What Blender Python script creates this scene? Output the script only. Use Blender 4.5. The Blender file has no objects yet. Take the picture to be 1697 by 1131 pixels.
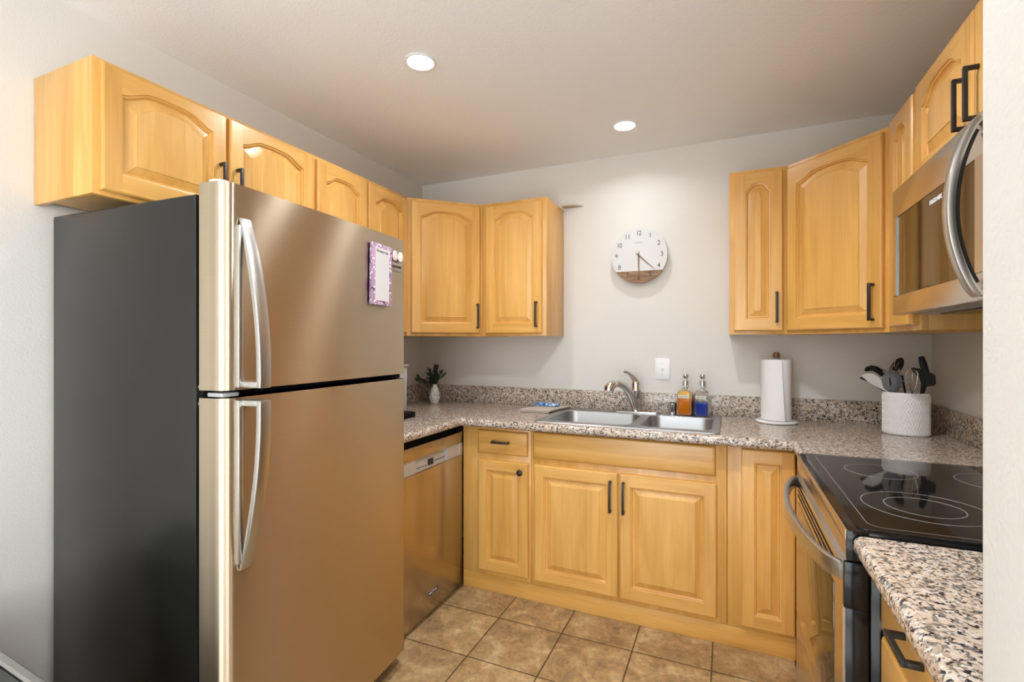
import bpy, bmesh, math, random
from mathutils import Matrix, Vector
PI = math.pi
R = math.radians
C = bpy.context.scene.collection
sc = bpy.context.scene

# ------------------------------------------------------------------ camera
cam_d = bpy.data.cameras.new('camera')
cam = bpy.data.objects.new('camera', cam_d); C.objects.link(cam)
cam_d.sensor_width = 36.0
cam_d.lens = 812.32 * 36.0 / 1697.0
cam_d.shift_y = 4.0 / 1697.0
cam_d.clip_start = 0.02
cam.location = (1.9778, -2.9127, 1.3143)
cam.rotation_euler = (R(90), 0, R(23.8157))
sc.camera = cam

# ------------------------------------------------------------------ view, world, lights
sc.view_settings.view_transform = 'Standard'
sc.view_settings.look = 'None'
sc.view_settings.exposure = 0.50
sc.view_settings.gamma = 1.0
sc.view_settings.use_curve_mapping = False
sc.cycles.use_denoising = True
sc.cycles.max_bounces = 10
sc.cycles.diffuse_bounces = 6
sc.cycles.glossy_bounces = 5
sc.cycles.transmission_bounces = 10
sc.cycles.transparent_max_bounces = 10
sc.cycles.caustics_reflective = False
sc.cycles.caustics_refractive = False
sc.cycles.sample_clamp_indirect = 6.0

world = bpy.data.worlds.new('daylight'); sc.world = world
world.use_nodes = True
wb = world.node_tree.nodes['Background']
wb.inputs[0].default_value = (0.92, 0.96, 1.0, 1)
wb.inputs[1].default_value = 2.0

W, H = 2.855, 2.427          # kitchen width, ceiling height
FRONT_Y, FAR_X = -6.6, 5.4   # the open dining room behind the camera

def window_light(name, loc, rot, sx, sy, watts, col=(0.95, 0.98, 1.0)):
    d = bpy.data.lights.new(name, 'AREA'); d.shape = 'RECTANGLE'; d.size = sx; d.size_y = sy
    d.energy = watts; d.color = col
    o = bpy.data.objects.new(name, d); C.objects.link(o); o.location = loc; o.rotation_euler = rot
    return o
# daylight that comes in through the two real window openings of the dining room
window_light('window_daylight', (2.0, FRONT_Y - 0.02, 1.25), (R(90), 0, 0), 3.0, 2.1, 42)
window_light('window_daylight', (FAR_X + 0.02, -4.6, 1.45), (R(90), 0, R(90)), 2.2, 1.5, 45)

sd = bpy.data.lights.new('bounce_sun', 'SUN'); sd.energy = 15.0; sd.angle = R(1.5); sd.color = (1.0, 0.98, 0.95)
so = bpy.data.objects.new('bounce_sun', sd); C.objects.link(so); so.rotation_euler = (R(54), 0, R(-6))   # added; comes through the dining-room window, its floor bounce brightens the ceiling
DOWNLIGHT_W = 5.0
# ------------------------------------------------------------------ materials
def nt(name):
    m = bpy.data.materials.new(name); m.use_nodes = True
    t = m.node_tree; b = t.nodes['Principled BSDF']
    return m, t, b
def N(t, kind, **kw):
    n = t.nodes.new(kind)
    for k, v in kw.items(): setattr(n, k, v)
    return n
def plain(name, col, rough=0.5, metal=0.0, spec=0.5, coat=0.0, emit=None, estr=0, ior=1.5, aniso=0):
    m, t, b = nt(name)
    b.inputs['Base Color'].default_value = (*col, 1); b.inputs['Roughness'].default_value = rough
    b.inputs['Metallic'].default_value = metal; b.inputs['IOR'].default_value = ior
    b.inputs['Specular IOR Level'].default_value = spec
    b.inputs['Coat Weight'].default_value = coat
    if emit:
        b.inputs['Emission Color'].default_value = (*emit, 1); b.inputs['Emission Strength'].default_value = estr
    return m
def ramp(t, stops):
    r = N(t, 'ShaderNodeValToRGB'); e = r.color_ramp.elements
    while len(e) < len(stops): e.new(0.5)
    for i, (p, c) in enumerate(stops):
        e[i].position = p; e[i].color = (*c, 1)
    return r
def coords(t, scale=(1, 1, 1), rand=0.0, kind='Object'):
    tc = N(t, 'ShaderNodeTexCoord'); mp = N(t, 'ShaderNodeMapping'); mp.inputs['Scale'].default_value = scale
    if rand:
        oi = N(t, 'ShaderNodeObjectInfo'); ad = N(t, 'ShaderNodeVectorMath', operation='ADD')
        ml = N(t, 'ShaderNodeMath', operation='MULTIPLY'); ml.inputs[1].default_value = rand
        t.links.new(oi.outputs['Random'], ml.inputs[0])
        t.links.new(tc.outputs[kind], ad.inputs[0]); t.links.new(ml.outputs[0], ad.inputs[1])
        t.links.new(ad.outputs[0], mp.inputs[0])
    else: t.links.new(tc.outputs[kind], mp.inputs[0])
    return mp
def noise(t, vec, scale, detail=3, rough=0.5, dist=0.0):
    n = N(t, 'ShaderNodeTexNoise'); n.inputs['Scale'].default_value = scale
    n.inputs['Detail'].default_value = detail; n.inputs['Roughness'].default_value = rough
    n.inputs['Distortion'].default_value = dist
    t.links.new(vec.outputs[0], n.inputs['Vector']); return n
def mix(t, a, b, fac, mode='MIX'):
    m = N(t, 'ShaderNodeMix', data_type='RGBA', blend_type=mode)
    for sock, v in ((m.inputs[6], a), (m.inputs[7], b), (m.inputs[0], fac)):
        if isinstance(v, (int, float)): sock.default_value = v
        elif isinstance(v, tuple): sock.default_value = (*v, 1)
        else: t.links.new(v, sock)
    return m.outputs[2]
def bump(t, b, h, strength, dist=0.002):
    n = N(t, 'ShaderNodeBump'); n.inputs['Strength'].default_value = strength; n.inputs['Distance'].default_value = dist
    t.links.new(h, n.inputs['Height']); t.links.new(n.outputs[0], b.inputs['Normal'])

def paint(name, col, bs=0.35, scale=95):
    m, t, b = nt(name); v = coords(t)
    n = noise(t, v, scale, 2, 0.5); n2 = noise(t, v, 2.2, 2)
    c = mix(t, tuple(x * 0.96 for x in col), col, n2.outputs[0])
    t.links.new(c, b.inputs['Base Color']); b.inputs['Roughness'].default_value = 0.75
    b.inputs['Specular IOR Level'].default_value = 0.25
    bump(t, b, n.outputs[0], bs, 0.004); return m

def wood(name, horizontal=False):
    m, t, b = nt(name)
    s = (1.0, 1.0, 9.0) if horizontal else (9.0, 9.0, 1.0)
    v = coords(t, s, 13.0)
    grain = noise(t, v, 1.6, 5, 0.55, 0.9)
    fine = noise(t, coords(t, (4, 4, 120) if horizontal else (120, 120, 4), 7.0), 1.0, 2)
    # edge-glued boards, each with its own tone
    tc = coords(t, (1, 1, 1), 5.0); sp = N(t, 'ShaderNodeSeparateXYZ'); t.links.new(tc.outputs[0], sp.inputs[0])
    dv = N(t, 'ShaderNodeMath', operation='MULTIPLY'); dv.inputs[1].default_value = 11.5
    src = sp.outputs['Z'] if horizontal else None
    if src is None:
        ad = N(t, 'ShaderNodeMath', operation='ADD'); t.links.new(sp.outputs['X'], ad.inputs[0]); t.links.new(sp.outputs['Y'], ad.inputs[1]); src = ad.outputs[0]
    t.links.new(src, dv.inputs[0]); fl = N(t, 'ShaderNodeMath', operation='FLOOR'); t.links.new(dv.outputs[0], fl.inputs[0])
    wn = N(t, 'ShaderNodeTexWhiteNoise', noise_dimensions='1D'); t.links.new(fl.outputs[0], wn.inputs['W'])
    r = ramp(t, [(0.22, (0.60, 0.305, 0.066)), (0.5, (0.71, 0.395, 0.102)), (0.78, (0.80, 0.475, 0.155))])
    t.links.new(grain.outputs[0], r.inputs[0])
    f = ramp(t, [(0.3, (0.95, 0.94, 0.92)), (0.7, (1.02, 1.02, 1.02))]); t.links.new(fine.outputs[0], f.inputs[0])
    c = mix(t, r.outputs[0], f.outputs[0], 1.0, 'MULTIPLY')
    bd = ramp(t, [(0.0, (0.92, 0.89, 0.84)), (1.0, (1.05, 1.05, 1.05))]); t.links.new(wn.outputs[0], bd.inputs[0])
    c = mix(t, c, bd.outputs[0], 0.8, 'MULTIPLY')
    t.links.new(c, b.inputs['Base Color']); b.inputs['Roughness'].default_value = 0.32
    b.inputs['Coat Weight'].default_value = 0.25; b.inputs['Coat Roughness'].default_value = 0.18
    return m

def granite(name):
    m, t, b = nt(name); v = coords(t)
    n1 = noise(t, v, 92, 2, 0.5, 0.5); n2 = noise(t, v, 118, 2, 0.55, 0.8); n3 = noise(t, v, 55, 3, 0.6, 0.5); n4 = noise(t, v, 140, 1)
    base = ramp(t, [(0.36, (0.34, 0.285, 0.235)), (0.48, (0.58, 0.445, 0.335)), (0.62, (0.62, 0.55, 0.48))]); t.links.new(n3.outputs[0], base.inputs[0])
    k1 = ramp(t, [(0.535, (0, 0, 0)), (0.585, (1, 1, 1))]); t.links.new(n1.outputs[0], k1.inputs[0])
    c = mix(t, base.outputs[0], (0.185, 0.165, 0.15), k1.outputs[0])
    k2 = ramp(t, [(0.565, (0, 0, 0)), (0.61, (1, 1, 1))]); t.links.new(n2.outputs[0], k2.inputs[0])
    c = mix(t, c, (0.016, 0.018, 0.028), k2.outputs[0])
    k3 = ramp(t, [(0.61, (0, 0, 0)), (0.66, (1, 1, 1))]); t.links.new(n4.outputs[0], k3.inputs[0])
    c = mix(t, c, (0.68, 0.63, 0.58), k3.outputs[0])
    t.links.new(c, b.inputs['Base Color']); b.inputs['Roughness'].default_value = 0.16
    return m

def floor_tile():
    m, t, b = nt('vinyl_tile'); v = coords(t)
    mp = N(t, 'ShaderNodeMapping'); tc = N(t, 'ShaderNodeTexCoord'); t.links.new(tc.outputs['Object'], mp.inputs[0])
    T = 0.3142
    mp.inputs['Location'].default_value = (-(0.9735 % T) + T, -(-0.7921 % T) + T, 0)
    br = N(t, 'ShaderNodeTexBrick'); br.offset = 0; br.squash = 1
    br.inputs['Scale'].default_value = 1; br.inputs['Brick Width'].default_value = T; br.inputs['Row Height'].default_value = T
    br.inputs['Mortar Size'].default_value = 0.0035; br.inputs['Mortar Smooth'].default_value = 0.25; br.inputs['Bias'].default_value = 0
    br.inputs['Color1'].default_value = (0.84, 0.84, 0.84, 1); br.inputs['Color2'].default_value = (1.06, 1.06, 1.06, 1); br.inputs['Mortar'].default_value = (1, 1, 1, 1)
    t.links.new(mp.outputs[0], br.inputs['Vector'])
    n1 = noise(t, v, 7, 6, 0.62, 0.8); n2 = noise(t, v, 42, 5, 0.7, 0.6)
    r1 = ramp(t, [(0.32, (0.27, 0.175, 0.090)), (0.5, (0.46, 0.295, 0.140)), (0.66, (0.62, 0.46, 0.25))]); t.links.new(n1.outputs[0], r1.inputs[0])
    r2 = ramp(t, [(0.3, (0.55, 0.52, 0.5)), (0.55, (1.0, 1.0, 1.0)), (0.75, (1.3, 1.25, 1.2))]); t.links.new(n2.outputs[0], r2.inputs[0])
    c = mix(t, r1.outputs[0], r2.outputs[0], 0.85, 'MULTIPLY')
    c = mix(t, c, br.outputs['Color'], 0.9, 'MULTIPLY')
    c = mix(t, c, (0.085, 0.052, 0.026), br.outputs['Fac'])
    t.links.new(c, b.inputs['Base Color']); b.inputs['Roughness'].default_value = 0.42
    inv = N(t, 'ShaderNodeMath', operation='SUBTRACT'); inv.inputs[0].default_value = 1.0; t.links.new(br.outputs['Fac'], inv.inputs[1])
    bump(t, b, inv.outputs[0], 0.5, 0.002); return m

def steel(name, col=(0.60, 0.53, 0.45), rough=0.27, aniso=0.75, streak_axis='Z', smear=False):
    m, t, b = nt(name)
    b.inputs['Metallic'].default_value = 1.0
    sc_ = {'Z': (3, 3, 220), 'X': (220, 3, 3)}[streak_axis]
    n = noise(t, coords(t, sc_), 1.0, 2)
    r = ramp(t, [(0.3, tuple(x * 0.985 for x in col)), (0.7, tuple(min(1, x * 1.01) for x in col))]); t.links.new(n.outputs[0], r.inputs[0])
    t.links.new(r.outputs[0], b.inputs['Base Color'])
    rv = N(t, 'ShaderNodeMapRange'); rv.inputs[3].default_value = rough * 0.97; rv.inputs[4].default_value = rough * 1.04
    if smear:   # wiped cleaning marks
        n2 = noise(t, coords(t, (1, 1, 0.8)), 4.5, 2, 0.5, 0.6)
        t.links.new(n2.outputs[0], rv.inputs[0]); rv.inputs[3].default_value = rough * 0.93; rv.inputs[4].default_value = rough * 1.07
    else: t.links.new(n.outputs[0], rv.inputs[0])
    t.links.new(rv.outputs[0], b.inputs['Roughness'])
    if aniso:
        b.inputs['Anisotropic'].default_value = aniso
        tg = N(t, 'ShaderNodeVectorTransform', vector_type='VECTOR', convert_from='OBJECT', convert_to='WORLD')
        tg.inputs[0].default_value = (0, 0, 1); t.links.new(tg.outputs[0], b.inputs['Tangent'])
    return m

def pebbled_black():
    m, t, b = nt('pebbled_black_enamel'); v = coords(t)
    b.inputs['Base Color'].default_value = (0.010, 0.010, 0.0095, 1); b.inputs['Roughness'].default_value = 0.24; b.inputs['Specular IOR Level'].default_value = 0.42
    n = noise(t, v, 320, 1); bump(t, b, n.outputs[0], 0.16, 0.001); return m

def glass(name, col=(1, 1, 1), rough=0.0, ior=1.45):
    m, t, b = nt(name); b.inputs['Base Color'].default_value = (*col, 1); b.inputs['Transmission Weight'].default_value = 1
    b.inputs['Roughness'].default_value = rough; b.inputs['IOR'].default_value = ior; return m

M = {}
M['wall'] = paint('cream_wall_paint', (0.71, 0.690, 0.650), 0.22, 150)
M['ceiling'] = paint('ceiling_paint', (0.92, 0.94, 0.955), 0.28, 130)
M['wood'] = wood('honey_maple_upright'); M['woodh'] = wood('honey_maple_level', True)
M['bounce_floor'] = plain('pale_bounce_carpet', (0.60, 0.60, 0.60), 0.95, spec=0.1)  # unseen dining floor, made pale to bounce light up to the ceiling
M['granite'] = granite('granite_laminate'); M['floor'] = floor_tile()
M['steel'] = steel('brushed_steel', (0.60, 0.53, 0.45), 0.25, 0.45); M['steel_door'] = steel('brushed_door_steel', (0.59, 0.495, 0.37), 0.36, 1.0, 'Z', True)
M['steel_dw'] = steel('dishwasher_steel', (0.52, 0.43, 0.33), 0.24, 0.35)
M['steel_bright'] = steel('satin_steel', (0.52, 0.515, 0.50), 0.32, 0.3)
M['sink'] = steel('sink_steel', (0.42, 0.43, 0.44), 0.36, 0.0, 'X')
M['chrome'] = plain('chrome', (0.74, 0.72, 0.70), 0.06, 1.0)
M['pump'] = plain('polished_nickel', (0.62, 0.58, 0.54), 0.12, 1.0)
M['black'] = plain('matte_black_metal', (0.011, 0.010, 0.010), 0.42)
M['gloss_black'] = plain('gloss_black', (0.005, 0.005, 0.006), 0.14, spec=0.35)
M['void'] = plain('black_rubber', (0.004, 0.004, 0.004), 0.75, spec=0.2)
M['pebble'] = pebbled_black()
M['cooktop'] = plain('black_ceramic_glass', (0.010, 0.009, 0.008), 0.045, ior=1.75)
M['ovenglass'] = plain('smoked_oven_glass', (0.012, 0.009, 0.006), 0.04, ior=1.75)
M['ring'] = plain('printed_ring_grey', (0.36, 0.34, 0.32), 0.4)
M['white'] = plain('white_plastic', (0.80, 0.80, 0.80), 0.35)
M['ceramic'] = plain('white_glazed_ceramic', (0.82, 0.82, 0.82), 0.12, coat=0.4)
M['matte_white'] = plain('matte_white_ceramic', (0.80, 0.79, 0.77), 0.55)
M['paper'] = plain('paper_towel', (0.82, 0.815, 0.81), 0.95, spec=0.1)
M['greyplastic'] = plain('grey_plastic', (0.42, 0.42, 0.41), 0.35)
M['silverplastic'] = plain('silver_plastic', (0.52, 0.52, 0.52), 0.3, 0.4)
M['lightgrey'] = plain('light_grey_plastic', (0.60, 0.60, 0.60), 0.4)
def thin_glass(name):
    m, t, b = nt(name); t.nodes.remove(b)
    tr = N(t, 'ShaderNodeBsdfTransparent'); tr.inputs[0].default_value = (0.94, 0.95, 0.94, 1)
    gl = N(t, 'ShaderNodeBsdfGlossy'); gl.inputs['Roughness'].default_value = 0.03
    fr = N(t, 'ShaderNodeFresnel'); fr.inputs[0].default_value = 1.5
    mx = N(t, 'ShaderNodeMixShader'); t.links.new(fr.outputs[0], mx.inputs[0]); t.links.new(tr.outputs[0], mx.inputs[1]); t.links.new(gl.outputs[0], mx.inputs[2])
    t.links.new(mx.outputs[0], t.nodes['Material Output'].inputs[0]); return m
M['clear'] = thin_glass('clear_glass')
M['tank'] = glass('smoky_tank_plastic', (0.62, 0.66, 0.64), 0.25, 1.2)
M['amber'] = plain('amber_soap', (0.72, 0.19, 0.004), 0.08, coat=0.5)
M['amber_top'] = plain('pale_amber_soap', (0.72, 0.42, 0.06), 0.08, coat=0.5)
M['blue'] = plain('blue_soap', (0.010, 0.040, 0.36), 0.08, coat=0.5)
M['label'] = plain('cream_label', (0.80, 0.76, 0.66), 0.7)
M['ink'] = plain('dark_ink', (0.03, 0.03, 0.035), 0.6)
M['ink_grey'] = plain('grey_ink', (0.11, 0.10, 0.10), 0.6)
M['ink_brown'] = plain('burnt_brown', (0.045, 0.018, 0.008), 0.5)
M['ink_white'] = plain('white_ink', (0.8, 0.8, 0.8), 0.6)
M['walnut'] = plain('walnut_stain', (0.20, 0.105, 0.045), 0.5)
M['clockface'] = plain('clock_white', (0.64, 0.645, 0.64), 0.5)
M['bronze'] = plain('bronze_wood', (0.17, 0.085, 0.035), 0.35)
M['cloth'] = plain('beige_cloth', (0.50, 0.44, 0.38), 0.95, spec=0.1)
M['lens'] = plain('lit_led_lens', (1, 1, 1), 0.5, emit=(1.0, 0.97, 0.92), estr=14)
M['ut_black'] = plain('black_nylon', (0.006, 0.006, 0.0065), 0.45, spec=0.25)
M['ut_brown'] = plain('dark_brown_nylon', (0.012, 0.008, 0.006), 0.42, spec=0.28)
M['ut_grey'] = plain('grey_nylon', (0.20, 0.22, 0.245), 0.4)
M['ut_white'] = plain('white_silicone', (0.74, 0.74, 0.75), 0.45)
M['wire'] = plain('whisk_wire', (0.66, 0.60, 0.52), 0.2, 1.0)
M['leaf'] = plain('grey_green_leaf', (0.030, 0.055, 0.028), 0.55)
M['leaf_dark'] = plain('dark_leaf', (0.016, 0.024, 0.014), 0.55)
M['pad_paper'] = plain('lined_notepaper', (0.64, 0.62, 0.62), 0.8)
M['magnet_pink'] = plain('pearl_pink', (0.72, 0.58, 0.55), 0.3)
M['magnet_white'] = plain('pearl_white', (0.78, 0.77, 0.75), 0.3)
M['palewood'] = plain('unfinished_pale_wood', (0.42, 0.33, 0.24), 0.7)

def floral():
    m, t, b = nt('purple_floral_print'); v = coords(t)
    vo = N(t, 'ShaderNodeTexVoronoi'); vo.inputs['Scale'].default_value = 85; t.links.new(v.outputs[0], vo.inputs['Vector'])
    n = noise(t, v, 60, 2)
    r = ramp(t, [(0.0, (0.78, 0.74, 0.78)), (0.30, (0.78, 0.74, 0.78)), (0.40, (0.42, 0.22, 0.33)), (1.0, (0.40, 0.28, 0.44))]); t.links.new(vo.outputs['Distance'], r.inputs[0])
    k = ramp(t, [(0.60, (0, 0, 0)), (0.64, (1, 1, 1))]); t.links.new(n.outputs[0], k.inputs[0])
    c = mix(t, r.outputs[0], (0.10, 0.06, 0.14), k.outputs[0]); t.links.new(c, b.inputs['Base Color']); b.inputs['Roughness'].default_value = 0.7
    return m
M['floral'] = floral()
def bluepack():
    m, t, b = nt('blue_printed_wrapper'); v = coords(t)
    n = noise(t, v, 55, 3, 0.6, 1.0)
    r = ramp(t, [(0.42, (0.02, 0.12, 0.42)), (0.52, (0.05, 0.25, 0.62)), (0.60, (0.75, 0.82, 0.88))]); t.links.new(n.outputs[0], r.inputs[0])
    t.links.new(r.outputs[0], b.inputs['Base Color']); b.inputs['Roughness'].default_value = 0.25; return m
M['bluepack'] = bluepack()

# ------------------------------------------------------------------ mesh helpers
def merge(bm, tmp, mat=0, xf=None):
    if xf is not None: bmesh.ops.transform(tmp, matrix=xf, verts=tmp.verts)
    mp = {v: bm.verts.new(v.co) for v in tmp.verts}
    for f in tmp.faces:
        try: nf = bm.faces.new([mp[v] for v in f.verts])
        except ValueError: continue
        nf.material_index = mat if mat is not None else f.material_index
    tmp.free()
def box(bm, x0, x1, y0, y1, z0, z1, bev=0.0, mat=0, seg=2, xf=None):
    t = bmesh.new()
    vs = [t.verts.new((x, y, z)) for x in (x0, x1) for y in (y0, y1) for z in (z0, z1)]
    for q in ((0, 1, 3, 2), (4, 6, 7, 5), (0, 4, 5, 1), (2, 3, 7, 6), (0, 2, 6, 4), (1, 5, 7, 3)):
        t.faces.new([vs[i] for i in q])
    if bev > 0: bmesh.ops.bevel(t, geom=list(t.edges), offset=bev, segments=seg, profile=0.5, affect='EDGES')
    merge(bm, t, mat, xf)
def prism(bm, pts, z0, z1, mat=0, xf=None, bev=0.0):
    t = bmesh.new()
    a = [t.verts.new((x, y, z0)) for x, y in pts]; b = [t.verts.new((x, y, z1)) for x, y in pts]
    n = len(pts)
    t.faces.new(a[::-1]); t.faces.new(b)
    for i in range(n): t.faces.new((a[i], a[(i + 1) % n], b[(i + 1) % n], b[i]))
    bmesh.ops.recalc_face_normals(t, faces=t.faces)
    if bev > 0: bmesh.ops.bevel(t, geom=list(t.edges), offset=bev, segments=2, profile=0.5, affect='EDGES')
    merge(bm, t, mat, xf)
def lathe(bm, prof, c=(0, 0, 0), seg=32, mat=0, sx=1.0, sy=1.0, cap=True, xf=None, rfun=None):
    t = bmesh.new(); rings = []
    for r, z in prof:
        ring = []
        for i in range(seg):
            a = 2 * PI * i / seg; rr = r if rfun is None else rfun(r, z, a)
            ring.append(t.verts.new((c[0] + rr * math.cos(a) * sx, c[1] + rr * math.sin(a) * sy, c[2] + z)))
        rings.append(ring)
    for a, b in zip(rings, rings[1:]):
        for i in range(seg): t.faces.new((a[i], a[(i + 1) % seg], b[(i + 1) % seg], b[i]))
    if cap: t.faces.new(rings[0][::-1]); t.faces.new(rings[-1])
    bmesh.ops.recalc_face_normals(t, faces=t.faces)
    merge(bm, t, mat, xf)
def tube(bm, pts, rad, seg=12, mat=0, flat=None, xf=None, up=None):
    """sweep a round (or elliptic: flat=(a,b)) section along pts; rad is a number or a list"""
    pts = [Vector(p) for p in pts]; n = len(pts); t = bmesh.new(); rings = []
    prev = Vector(up) if up else None
    for i, p in enumerate(pts):
        d = (pts[min(i + 1, n - 1)] - pts[max(i - 1, 0)]).normalized()
        if prev is None: prev = Vector((0, 0, 1)) if abs(d.z) < 0.9 else Vector((1, 0, 0))
        s = prev - d * prev.dot(d)
        s = s.normalized() if s.length > 1e-6 else d.orthogonal().normalized()
        u = d.cross(s); prev = s
        r = rad[i] if isinstance(rad, (list, tuple)) else rad
        fa, fb = flat if flat else (1, 1)
        rings.append([t.verts.new(p + s * (r * fa * math.cos(2 * PI * k / seg)) + u * (r * fb * math.sin(2 * PI * k / seg))) for k in range(seg)])
    for a, b in zip(rings, rings[1:]):
        for k in range(seg): t.faces.new((a[k], a[(k + 1) % seg], b[(k + 1) % seg], b[k]))
    t.faces.new(rings[0][::-1]); t.faces.new(rings[-1])
    bmesh.ops.recalc_face_normals(t, faces=t.faces)
    merge(bm, t, mat, xf)
def strap(bm, pts, w0, w1, th, mat=0, axis='X', bev=0.0):
    """rectangular bar: pts is a list of 3-D centre points in the plane normal to axis; width w0..w1 along axis"""
    pts = [Vector(p) for p in pts]; n = len(pts); t = bmesh.new(); rings = []
    ax = Vector((1, 0, 0)) if axis == 'X' else Vector((0, 0, 1)) if axis == 'Z' else Vector((0, 1, 0))
    for i, p in enumerate(pts):
        d = (pts[min(i + 1, n - 1)] - pts[max(i - 1, 0)]).normalized(); u = d.cross(ax).normalized()
        h = th[i] if isinstance(th, (list, tuple)) else th
        rings.append([t.verts.new(p + ax * a + u * b) for a, b in ((w0, -h / 2), (w1, -h / 2), (w1, h / 2), (w0, h / 2))])
    for a, b in zip(rings, rings[1:]):
        for k in range(4): t.faces.new((a[k], a[(k + 1) % 4], b[(k + 1) % 4], b[k]))
    t.faces.new(rings[0][::-1]); t.faces.new(rings[-1])
    bmesh.ops.recalc_face_normals(t, faces=t.faces)
    if bev:
        es = [e for e in t.edges if len(e.link_faces) == 2 and e.calc_face_angle(0) > 0.9]
        bmesh.ops.bevel(t, geom=es, offset=bev, segments=2, profile=0.5, affect='EDGES')
    merge(bm, t, mat)
def obj(name, bm, mats, parent=None, loc=None, rotz=0.0, smooth=True, sharp=32):
    if not isinstance(mats, (list, tuple)): mats = [mats]
    if loc is not None:
        inv = (Matrix.Translation(Vector(loc)) @ Matrix.Rotation(rotz, 4, 'Z')).inverted()
        bmesh.ops.transform(bm, matrix=inv, verts=bm.verts)
    bm.normal_update()
    if smooth:
        for f in bm.faces: f.smooth = True
        lim = R(sharp)
        for e in bm.edges:
            if len(e.link_faces) != 2 or e.calc_face_angle(0) > lim: e.smooth = False
    me = bpy.data.meshes.new(name); bm.to_mesh(me); bm.free()
    for m in mats: me.materials.append(m)
    o = bpy.data.objects.new(name, me); C.objects.link(o)
    if loc is not None: o.location = loc; o.rotation_euler = (0, 0, rotz)
    if parent: o.parent = parent
    return o
def B(): return bmesh.new()
def tag(o, label, cat, group=None):
    o['label'] = label; o['category'] = cat
    if group: o['group'] = group
    return o
def thing(name, label, cat, loc, rotz=0.0, group=None):
    o = bpy.data.objects.new(name, None); C.objects.link(o); o.empty_display_size = 0.05
    o.location = loc; o.rotation_euler = (0, 0, rotz)
    return tag(o, label, cat, group)
def struct(name, bm, mats, smooth=True):
    o = obj(name, bm, mats, None, None, 0, smooth); o['kind'] = 'structure'; return o
def text_bm(s, size, extrude=0.0004, align='CENTER', spacing=1.0):
    cu = bpy.data.curves.new('lettering', 'FONT'); cu.body = s; cu.size = size; cu.extrude = extrude
    cu.offset = size * (.010 if size > .03 else .002); cu.align_x = align; cu.align_y = 'CENTER'; cu.space_character = spacing
    o = bpy.data.objects.new('lettering', cu); C.objects.link(o)
    dg = bpy.context.evaluated_depsgraph_get(); dg.update()
    me = bpy.data.meshes.new_from_object(o.evaluated_get(dg))
    bm = bmesh.new(); bm.from_mesh(me)
    bpy.data.objects.remove(o); bpy.data.curves.remove(cu); bpy.data.meshes.remove(me)
    return bm
UPR = Matrix.Rotation(R(90), 4, 'X')            # text plane -> upright, facing local -y
def put_text(bm, s, size, x, y, z, mat=0, rot=0.0, spacing=1.0, sx=1.0):
    t = text_bm(s, size, spacing=spacing)
    merge(bm, t, mat, Matrix.Translation((x, y, z)) @ UPR @ Matrix.Rotation(rot, 4, 'Z') @ Matrix.Diagonal((sx, 1, 1, 1)))

# ------------------------------------------------------------------ setting
b = B(); box(b, -0.1, FAR_X + 0.1, -2.6, 0.1, -0.06, 0.0); struct('floor', b, M['floor'], False)
b = B(); box(b, -0.1, FAR_X + 0.1, FRONT_Y - 0.1, -2.6, -0.06, 0.0); struct('floor_dining', b, M['bounce_floor'], False)
b = B(); box(b, -0.1, FAR_X + 0.1, FRONT_Y - 0.1, 0.1, H, H + 0.08); struct('ceiling', b, M['ceiling'], False)
b = B(); box(b, -0.1, 0.0, FRONT_Y - 0.1, 0.1, 0, H); struct('wall_left', b, M['wall'], False)
b = B(); box(b, 0.0, W + 0.1, 0.0, 0.1, 0, H); struct('wall_back', b, M['wall'], False)
b = B(); box(b, W, W + 0.1, -2.25, 0.0, 0, H); struct('wall_right', b, M['wall'], False)
def window_wall(name, axis, fixed, a0, a1, w0, w1, z0, z1, n):
    bm = B(); fr = B(); t = 0.1
    def q(bmx, u0, u1, zz0, zz1, d0=0.0, d1=t):
        if axis == 'x': box(bmx, u0, u1, fixed - d1, fixed - d0, zz0, zz1)
        else: box(bmx, fixed + d0, fixed + d1, u0, u1, zz0, zz1)
    q(bm, a0, w0, 0, H); q(bm, w1, a1, 0, H); q(bm, w0, w1, 0, z0); q(bm, w0, w1, z1, H)
    struct(name, bm, M['wall'], False)
    for u0, u1, y0, y1 in ((w0, w0 + .05, z0, z1), (w1 - .05, w1, z0, z1), (w0 + .05, w1 - .05, z0, z0 + .05), (w0 + .05, w1 - .05, z1 - .05, z1), ((w0 + w1) / 2 - .03, (w0 + w1) / 2 + .03, z0 + .05, z1 - .05)):
        q(fr, u0, u1, y0, y1, 0.03, 0.08)
    struct('window_%d' % n, fr, M['white'], False)
window_wall('wall_front', 'x', FRONT_Y, 0, FAR_X, 0.5, 3.5, 0.2, 2.3, 1)
window_wall('wall_dining', 'y', FAR_X, FRONT_Y, -2.365, -5.7, -3.5, 0.7, 2.2, 2)
b = B()
PX0 = 2.214
t_ = [(PX0, -2.25), (PX0, -2.365)]
pts = [(FAR_X, -2.25), (FAR_X, -2.365)]
rr = 0.018
for k in range(7):
    a = R(-90 - 90 * k / 6); pts.append((PX0 + rr + rr * math.cos(a), -2.365 + rr + rr * math.sin(a)))
for k in range(7):
    a = R(180 - 90 * k / 6); pts.append((PX0 + rr + rr * math.cos(a), -2.25 - rr + rr * math.sin(a)))
prism(b, pts, 0, H); struct('wall_partition', b, M['wall'])

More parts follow.
